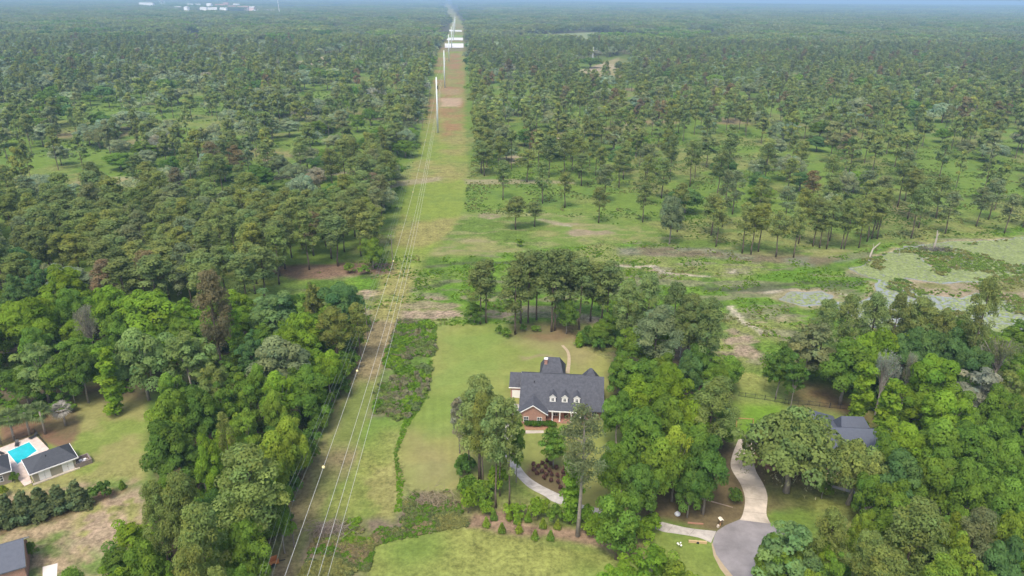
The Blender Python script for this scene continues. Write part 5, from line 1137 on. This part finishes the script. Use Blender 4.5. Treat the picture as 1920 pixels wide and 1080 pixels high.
# play set and swing
pl = tag(empty('play_set', G(1356, 790), .3), 'wooden play set with a teal canopy on the fenced lawn', 'play set'); OW = mat('orange_wood', (.40, .23, .11), .8, .1, .1, 3)
for x in (-1, 1):
    for y in (-1, 1): MB().box(x - .07, x + .07, y - .07, y + .07, 0, 2.8).build('post', OW, pl)
MB().box(-1.05, 1.05, -1.05, 1.05, 1.3, 1.42).build('platform', OW, pl); gable(-1.25, 1.25, -1.25, 1.25, 2.7, 3.5, 'x', .05).build('canopy', mat('teal_canvas', (.03, .32, .30), .7), pl)
MB().add([(1.0, -.3, 1.4), (1.0, .3, 1.4), (3.2, .3, .2), (3.2, -.3, .2), (1, -.3, 1.34), (1, .3, 1.34), (3.2, .3, .14), (3.2, -.3, .14)], [(0, 3, 2, 1), (4, 5, 6, 7), (0, 1, 5, 4), (2, 3, 7, 6), (1, 2, 6, 5), (3, 0, 4, 7)]).build('slide', mat('yellow_plastic', (.6, .35, .05), .5), pl)
swg = tag(empty('swing_frame', G(1395, 800), -.1), 'wooden swing frame on the bright lawn right of the play set', 'swing frame')
MB().box(-2, 2, -.06, .06, 2.2, 2.34).build('beam', OW, swg)
for x in (-1.95, 1.95):
    for s in (-1, 1): MB().tube([(x, s * .9, 0), (x, 0, 2.2)], .06, 5).build('leg', OW, swg)
for x in (-.9, .7):
    q = MB().box(x - .25, x + .25, -.1, .1, .5, .54).build('seat', DARK, swg); MB().tube([(x - .23, 0, .5), (x - .2, 0, 2.2)], .012, 3).tube([(x + .23, 0, .5), (x + .2, 0, 2.2)], .012, 3).build('chain', DARK, q)
# mailbox, boulder, lumber, culvert, street lamp
mbx = tag(empty('mailbox', G(1350, 986), .2), 'mailbox with a pale cap on a brown post beside the cul-de-sac', 'mailbox')
MB().box(-.1, .1, -.1, .1, 0, 1.2).build('post', OW, mbx); MB().box(-.28, .28, -.38, .38, 1.2, 1.62).build('box', mat('bronze', (.12, .08, .05), .6), mbx); gable(-.4, .4, -.5, .5, 1.66, 1.86, 'y', .05).build('cap', mat('cream', (.72, .66, .52), .7), mbx)
st_ = MB().ball((0, 0, .35), .28, 8, 6, 1.4, .25, 4).build('stone', mat('pale_stone', (.5, .44, .36), .9), None, G(1346, 989)); tag(st_, 'small pale upright stone at the foot of the mailbox', 'stone')
bo = MB().ball((0, 0, .35), .62, 10, 8, .7, .22, 7).build('boulder', mat('grey_stone', (.50, .52, .56), .9, .1, .1, 3), None, G(1270, 966)); tag(bo, 'round pale grey boulder on the shady lawn above the driveway', 'boulder')
lm = MB().box(-1.5, 1.5, -.12, .12, 0, .22).build('timber', mat('red_timber', (.33, .18, .12), .9, .1, .1, 3), None, G(1304, 982)); lm.rotation_euler = (0, 0, -.12); tag(lm, 'reddish landscape timber lying on the lawn left of the mailbox', 'timber')
cu = tag(empty('culvert', G(1308, 1018), -.1), 'culvert with a tan headwall and dark pipe mouth below the driveway', 'culvert')
hw_ = MB().box(-1.7, 1.7, -.14, .14, .0, .5).build('headwall', mat('tan_stone', (.50, .36, .20), .9, .1, .1, 3), cu); MB().tube([(0, -.32, .16), (0, -.13, .18)], .26, 10).build('pipe', DARK, cu)
lg = MB().tube([(0, 0, .1), (3.2, -1.4, .1), (6.4, -2.9, .1)], [.16, .13, .07], 6).build('log', mat('grey_log', (.30, .24, .19), .95, .1, .2, 3), None, G(1308, 934)); tag(lg, 'bleached fallen log on the shady lawn left of the pale driveway', 'log')
fb = empty('white_lily', G(1275, 1027)); tag(fb, 'white flowering plant beside the bright tree near the culvert', 'flowers')
MB().tube([(0, 0, 0), (0, 0, 1.1)], .03, 4).tube([(0, 0, .3), (-.5, .1, .9)], .02, 4).tube([(0, 0, .3), (.1, -.2, .8)], .02, 4).build('stem', BARK, fb)
MB().ball((0, 0, 1.2), .16, 6, 4).ball((-.5, .1, .95), .2, 6, 4).ball((.1, -.2, .75), .2, 6, 4).ball((-.3, 0, .8), .17, 6, 4).build('blossoms', WHITE, fb)
lp = tag(empty('yard_lamp', G(1275, 669)), 'slim pale pole with a short arm among the trees behind the house', 'lamp post'); hh = hgt(G(1275, 669), 643)
MB().tube([(0, 0, 0), (0, 0, hh)], [.11, .08], 6).build('pole', STEELP, lp); MB().tube([(0, 0, hh), (-.9, -.3, hh + .1)], .05, 5).build('arm', STEELP, lp); MB().box(-1.4, -.8, -.45, -.2, hh + .02, hh + .16).build('lamp_head', STEELP, lp)
# brush piles
def brush(px, py, a_, b2, n_, col_, label, nm='brush_pile'):
    mb = MB(); rr = random.Random(px)
    for i in range(n_):
        x, y, z = rr.gauss(0, a_ / 2), rr.gauss(0, b2 / 2), abs(rr.gauss(0, .5)); d_ = Vector((rr.uniform(-1, 1), rr.uniform(-1, 1), rr.uniform(-.1, .5))).normalized() * rr.uniform(.6, 1.8)
        mb.tube([Vector((x, y, z)) - d_, (x, y, z + .15), Vector((x, y, z)) + d_], [.02, .05, .02], 3, False)
    o = mb.build(nm, mat('dead_wood', col_, .95, .1), None, G(px, py)); return tag(o, label, 'brush pile')
brush(617, 995, 4.2, 1.8, 200, (.23, .19, .15), 'grey pile of cut branches between the wires in the power line cut')
brush(1752, 469, 7, 3.5, 240, (.10, .09, .08), 'dark ring of burnt brush around the snag by the pond')
brush(815, 940, 5, 3, 150, (.24, .20, .13), 'greyish tangle of dead stems at the foot of the mown strip lawn')
sn = MB().tube([(0, 0, -.2), (.2, 0, 4), (-.1, .2, 7.5)], [.42, .34, .2], 6).tube([(.1, 0, 5), (1.0, .3, 6.4)], [.2, .1], 5).build('snag', mat('bleached_wood', (.40, .36, .30), .9, .1, .15, 2), None, G(1751, 465)); tag(sn, 'bleached white standing snag ringed by dark brush beside the pond', 'dead tree')
sn = MB().tube([(0, 0, 0), (2, 2.5, 3), (5.5, 4.5, 5.0)], [.38, .3, .15], 6).tube([(2.5, 2.8, 3.2), (2.2, 3.4, 5)], [.14, .06], 5).build('snag', mat('bleached_wood', (.33, .30, .25), .9, .1, .15, 2), None, G(1630, 484)); tag(sn, 'leaning bleached dead tree at the left tip of the lily pond', 'dead tree')
mc = empty('wood_chipper', G(515, 1058), .4); tag(mc, 'small orange machine parked at the belt edge under the wires', 'machine')
OR = mat('orange_paint', (.50, .20, .07), .5, .3); MB().box(-1.0, .8, -.55, .55, .45, .6).add([(-.8, -.5, .6), (.4, -.5, .6), (.4, .5, .6), (-.8, .5, .6), (-1.1, -.7, 1.35), (.6, -.7, 1.35), (.6, .7, 1.35), (-1.1, .7, 1.35)], [(0, 1, 5, 4), (1, 2, 6, 5), (2, 3, 7, 6), (3, 0, 4, 7)]).build('hopper', OR, mc); MB().box(.8, 1.9, -.06, .06, .4, .52).build('drawbar', DARK, mc)
for y in (-.7, .7): MB().tube([(-.2, y - .1, .38), (-.2, y + .1, .38)], .38, 12).build('wheel', DARK, mc)
# ------------------------------------------------------------------ power line
DIRV = G(862, 40) ; DIRV.z = 0; DIRV.normalize(); LAT = Vector((DIRV.y, -DIRV.x, 0))
def pl_(s, l, z): p = DIRV * s + LAT * l; return Vector((p.x, p.y, z))
POLES = []
for i, (px, py, ty) in enumerate([(821, 249, 147), (834, 165, 97), (842, 115, 66), (847, 90, 52), (850, 75, 43), (852, 64, 36), (853.5, 56, 32)]):
    p = G(px, py); h = 40.5
    POLES.append(p); w_ = .8 if i < 3 else .95
    e = tag(empty('transmission_pole', p, math.atan2(DIRV.y, DIRV.x)), ['nearest', 'second', 'third', 'fourth', 'fifth', 'sixth', 'most distant'][i] + ' tall pale steel pole of the power line cut', 'power pole', 'steel poles down the power line cut')
    MB().tube([(0, 0, -.5), (0, 0, h)], [w_, w_ * .55], 10).build('shaft', GREY, e, smooth=True)
    for z in (36.5, 33.2, 29.9):
        q = MB().tube([(0, -.3, z), (0, -1.7, z + .25)], [.10, .07], 6).build('insulator', mat('insulator', (.30, .32, .34), .4), e)
        MB().tube([(-.25, -1.75, z + .27), (.25, -1.75, z + .27)], .08, 5).build('clamp', DARK, q)
    if i == 0: MB().box(-.5, .5, -1.1, -.35, 32.0, 34.4).build('equipment_box', DARK, e)
s0 = POLES[0].dot(DIRV)
def wirepts(kind):
    """height profile over distance between the near span and the first pole"""
    K = dict(A=[(-60, 56), (30, 49.5), (50, 46.3), (77, 43.5), (105, 41), (160, 37.6), (283, 34.2), (400, 35.2), (500, 38.0), (s0, 40.5)],
             B=[(-60, 55), (30, 48.6), (50, 45.4), (77, 41.6), (105, 38.6), (160, 35.4), (283, 31.4), (400, 31.8), (500, 34.4), (s0, 36.7)],
             C=[(-60, 52), (30, 45.6), (50, 42.2), (77, 38.3), (105, 35.3), (160, 32), (283, 28.6), (400, 29), (500, 31.6), (s0, 33.4)],
             D=[(-60, 49), (30, 42.6), (50, 39.2), (77, 35.0), (105, 32), (160, 28.4), (283, 25), (400, 25.6), (500, 28.2), (s0, 30.1)])[kind]
    return K
WIRE = mat('aluminium_cable', (.52, .52, .48), .6, .3)
def interp(K, s):
    xs = [k[0] for k in K]; ys_ = [k[1] for k in K]
    # smooth polynomial through the profile
    c_ = np.polyfit(np.array(xs) / 300, ys_, 5); return float(np.polyval(c_, s / 300))
for kd, l, l2, nm in (('A', -16.6, -16.6, 'topmost shield wire of the power line, with marker balls'), ('B', -15.0, -14.9, 'upper phase cable of the power line'), ('C', -15.0, -14.9, 'middle phase cable of the power line'), ('D', -15.0, -14.9, 'lowest phase cable of the power line')):
    K = wirepts(kd); mb = MB(); ss = np.linspace(K[0][0], s0, 70)
    P_ = [pl_(s, l, interp(K, s)) for s in ss]; o0 = P_[0].copy()
    rad = [.021 + .003 * max(0, (s - 60)) / 100 for s in ss]
    mb.tube([p - o0 for p in P_], rad, 5)
    zt = K[-1][1]
    for i in range(len(POLES) - 1):
        a, b_ = POLES[i] - LAT * (16.6 * 0), POLES[i + 1]; off = 0 if kd == 'A' else 1.75
        a = a + LAT * off; b_ = b_ + LAT * off; pts = []
        for k in range(13):
            t = k / 12; c_ = a.lerp(b_, t); c_.z = zt - 9 * 4 * t * (1 - t) * ((b_ - a).length / 330) ** 2 * .6; pts.append(c_ - o0)
        mb.tube(pts, .035, 4)
    wo = mb.build('power_cable', WIRE, None, o0); tag(wo, nm, 'power cable', 'cables of the power line')
    if kd == 'A':
        for s in (70, 98, 160, 235, 330):
            c_ = pl_(s, l, interp(K, s)) - o0; MB().ball(c_, .19, 10, 8).build('marker_ball', mat('pale_yellow', (.72, .60, .30), .6), wo)
# wooden distribution line along the belt
DP_ = [(552, 1027, 936), (690, 642, 577), (737, 507, 426), (793, 245, 212), (806, 195, 168)]
dist = []
for i, (x, y, ty) in enumerate(DP_):
    p = G(x, y); h = hgt(p, ty); h = min(max(h, 10), 14); dist.append((p, h))
    e = tag(empty('utility_pole', p, math.atan2(DIRV.y, DIRV.x) - math.pi / 2), ['nearest wooden crossarm pole, standing at the belt edge', 'wooden pole at the marsh end of the tree belt', 'wooden pole beside the bare-trunked pine stand', 'small distant wooden pole left of the power line cut', 'farthest small wooden pole left of the power line cut'][i], 'utility pole', 'wooden poles along the power line cut')
    MB().tube([(0, 0, -.3), (0, 0, h)], [.17, .12], 7).build('shaft', WOOD, e); ca_ = MB().box(-1.1, 1.1, -.06, .06, h - .55, h - .42).build('crossarm', WOOD, e)
    for q in (-1, 1): MB().tube([(q, 0, h - .42), (q, 0, h - .2)], .06, 6).build('insulator', STEELP, ca_)
    MB().tube([(0, 0, h), (0, 0, h + .25)], .06, 6).build('insulator', STEELP, e)
pr = (pl_(20, -31.2, 0), 10.5)
ch_ = [pr] + dist; vv = Vector((DIRV.y, -DIRV.x, 0))
DW = mat('dull_cable', (.20, .22, .20), .6)
for j, (off, dz) in enumerate(((-1, -.2), (1, -.2), (0, .25))):
    mb = MB(); o0 = ch_[0][0].copy()
    for i in range(len(ch_) - 1):
        (a, ha), (b_, hb) = ch_[i], ch_[i + 1]; pts = []
        for k in range(13):
            t = k / 12; c_ = a.lerp(b_, t) + vv * off; c_.z = ha + (hb - ha) * t + dz - 1.2 * 4 * t * (1 - t); pts.append(c_ - o0)
        mb.tube(pts, .022, 4)
    wo = mb.build('overhead_wire', DW, None, o0); tag(wo, ['left wire strung between the wooden poles', 'right wire strung between the wooden poles', 'middle wire over the tops of the wooden poles'][j], 'wire', 'wires of the wooden pole line')
# ------------------------------------------------------------------ far town, water tower, mast
def farb(px, py, wpx, hpx, c_, label, roof=None, kind='building'):
    p = G(px, py); p.z = ridge(np.array([p.x]), np.array([p.y]))[0] if False else 0; k = ppm(p); w_ = wpx / k; h = hpx / k
    e = tag(empty(kind, (p.x, p.y, 14), random.uniform(-.3, .3)), label, 'building', 'buildings of the far town')
    MB().box(-w_ / 2, w_ / 2, -12, 12, -14, h * .75).build('wall', mat('town_wall', c_, .8, .2), e)
    gable(-w_ / 2 - 1, w_ / 2 + 1, -13, 13, h * .76, h * 1.05, 'x', .5).build('roof', mat('town_roof', roof or (.75, .74, .72), .8, .2), e)
wc_ = (.85, .84, .80); rd = (.45, .26, .20)
TB = [(276, 13, 28, 4, wc_, None, 'long white flat building left of the water tower'), (335, 20, 11, 3, wc_, None, 'white shed right below the water tower'), (351, 22, 7, 4.5, wc_, None, 'small square white building right of the white shed'), (358, 14, 10, 3, (.5, .5, .48), None, 'grey far building above the small square one'),
      (372, 14, 9, 3, (.6, .6, .58), None, 'pale grey building at the left end of the town cluster'), (383, 22, 12, 3.5, wc_, None, 'white building at the lower left of the town cluster'), (394, 17, 9, 6, wc_, None, 'tall white block in the town cluster'), (399, 22, 16, 3, wc_, None, 'long white front in the middle of the town cluster'),
      (414, 16, 18, 4, (.6, .42, .34), rd, 'wide red-roofed hall in the middle of the town'), (425, 14, 10, 5, rd, rd, 'peaked red roof at the crest of the town'), (420, 22, 12, 3, wc_, None, 'white shed below the red-roofed hall'), (436, 18, 14, 3, rd, rd, 'low red-roofed row right of the town crest'), (444, 15, 10, 4, wc_, None, 'white building right of the town crest'), (452, 19, 9, 3, (.6, .45, .38), rd, 'pinkish building towards the right end of town'),
      (463, 20, 9, 4, (.65, .5, .42), rd, 'reddish block near the right end of town'), (474, 22, 10, 4.5, (.7, .5, .45), None, 'pink building at the right end of town'), (480, 25.5, 9, 2, wc_, None, 'low white roof right of the pink building'), (506, 25.5, 20, 2, wc_, None, 'long low white roof left of the radio mast')]
for (px, py, a_, b2, c_, rf_, lb) in TB: farb(px, py, a_, b2, c_, lb, rf_)
p = G(306, 14); wt = tag(empty('water_tower', p), 'white water tower on legs on the skyline, cut by the top edge', 'water tower'); k = ppm(p)
sp_w = 5 / k
for x in (-1, -.35, .35, 1): MB().tube([(x * sp_w, 0, 0), (x * sp_w * .8, 0, 48)], 3.2 * .5, 6).build('leg', WHITE, wt)
MB().ball((0, 0, 56), 14, 14, 8, .75).build('tank', WHITE, wt)
p = G(525, 30); ms = tag(empty('radio_mast', p), 'thin white radio mast right of the far town', 'mast'); MB().tube([(0, 0, 0), (-6, 0, 110)], [1.5, .9], 5).build('shaft', WHITE, ms)
p = G(1111, 112); ms = tag(empty('silo', p), 'small white silo standing among trees left of the far clearing', 'silo'); MB().tube([(0, 0, 0), (0, 0, 20)], 1.6, 10).build('tank', WHITE, ms); MB().ball((0, 0, 20), 1.6, 10, 6, .7).build('dome', WHITE, ms)
# ------------------------------------------------------------------ ground cover tufts
def tuft(seed, n_, r, h, ls):
    c = blob(r, h, h * .4, 7, r * .45, seed, low=-.1); return crownmesh('tuft', [leaves(c, n_, ls, .7, .8, .5, seed, low=0)], LEAFI)
TF = coll('undergrowth', [tuft(900 + i, 70, .9, .5, .36) for i in range(4)])
def cover(name, poly, n_, smin, smax, tints, label, cat, thr=.5, scl_=9, avoid=None, bright=1.35):
    P = np.array(poly); lo, hi = P.min(0), P.max(0); pts = rng.uniform(lo, hi, (n_ * 4, 2)); m = polyd(pts[:, 0], pts[:, 1], poly) > 0
    m &= fbm(pts[:, 0], pts[:, 1], scl_, 61, 3) > thr
    if avoid is not None: m &= ~avoid(pts[:, 0], pts[:, 1])
    pts = pts[m][:n_]; s = rng.uniform(smin, smax, (len(pts), 1)); s3 = np.concatenate([s, s, s * rng.uniform(.5, 1.1, s.shape)], 1)
    gnscatter(name, np.concatenate([pts, np.zeros((len(pts), 1))], 1), s3, rng.uniform(0, 6.28, len(pts)), [(lambda c: (c[0] * q, c[1] * q, c[2] * q, 1))(tints[int(min(.999, max(0, (t_ - .25) * 2 + random.uniform(-.12, .12))) * len(tints))]) for q, t_ in zip(bright * rng.uniform(.85, 1.15, len(pts)), fbm(pts[:, 0], pts[:, 1], 11, 62, 3))], TF, label, cat)
POND_ = gp([(1530, 500), (1613, 488), (1700, 465), (1850, 453), (2000, 440), (2100, 640), (1900, 660), (1700, 620), (1650, 560)])
g1 = (.10, .19, .022); g2 = (.145, .245, .025); g3 = (.075, .125, .030); g4 = (.20, .21, .07); g5 = (.22, .19, .10); g6 = (.135, .165, .06)
cover('scrub', SCRUB, 1500, .5, 1.5, [g1, g6, (.14, .20, .05), (.18, .18, .10), g1, g2, (.12, .17, .06)], 'rough scrub between the mown strip and the rear lawn', 'scrub', .44)
cover('grass_bank', gp([(812, 610), (820, 610), (812, 680), (801, 745), (765, 800), (745, 850), (757, 900), (752, 960), (740, 960), (745, 900), (738, 850), (757, 790), (790, 740), (803, 690)]), 1500, .12, .38, [(.13, .25, .02), (.12, .21, .03)], 'bright rank grass along the edge of the lawn', 'grass', .3)
cover('roadside_scrub', SCRUB2, 2600, .3, .8, [g4, g6, g1, g5, g4, g2], 'weedy brown-green scrub at the lower end of the power line cut', 'scrub', .44, 6)
cover('marsh_plants', MARSH, 13000, .2, .65, [g2, g2, g1, (.16, .26, .03), g4], 'low bright green marsh plants in the wet meadow', 'marsh plants', .53, 8, lambda X, Y: (pondd(X, Y) > -1) | (reeds(X, Y) > .3))
cover('pond_reeds', POND_, 5200, .25, .9, [(.12, .20, .04), g4, (.16, .24, .05)], 'patches of green reeds growing through the lily pond', 'reeds', .50, 14)
HILL = gp([(700, 505), (745, 400), (770, 330), (800, 262), (880, 330), (890, 250), (1500, 250), (1920, 260), (2100, 300), (2100, 420), (1700, 450), (1600, 470), (1300, 455), (1100, 410), (870, 400), (800, 480)])
cover('slope_undergrowth', HILL, 22000, .25, .7, [(.11, .18, .04), g1, (.13, .19, .05), g4, (.11, .15, .05)], 'low green undergrowth dotting the slope above the marsh', 'undergrowth', .50, 12, lambda X, Y: polyd(X, Y, CORR) > 0)
HILL2 = gp([(-300, 400), (740, 400), (770, 330), (800, 240), (812, 150), (-600, 150)])
cover('savanna_undergrowth', HILL2, 9000, .5, 1.4, [(.11, .18, .04), g1, g3, (.13, .17, .06)], 'low bushes under the trees of the left savanna', 'undergrowth', .50, 16)
cover('woodland_floor', BELT, 900, .8, 1.8, [g3, g1], 'leafy undergrowth on the floor of the tree belt', 'undergrowth', .4, 6)
cover('wood_edge_plants', LWOOD, 1300, .8, 1.9, [g3, g1], 'leafy undergrowth in the wood north of the pool yard', 'undergrowth', .42, 6)
cover('right_wood_plants', RWOOD, 1500, .8, 1.9, [g3, g1], 'leafy undergrowth in the wood at the right', 'undergrowth', .42, 6)
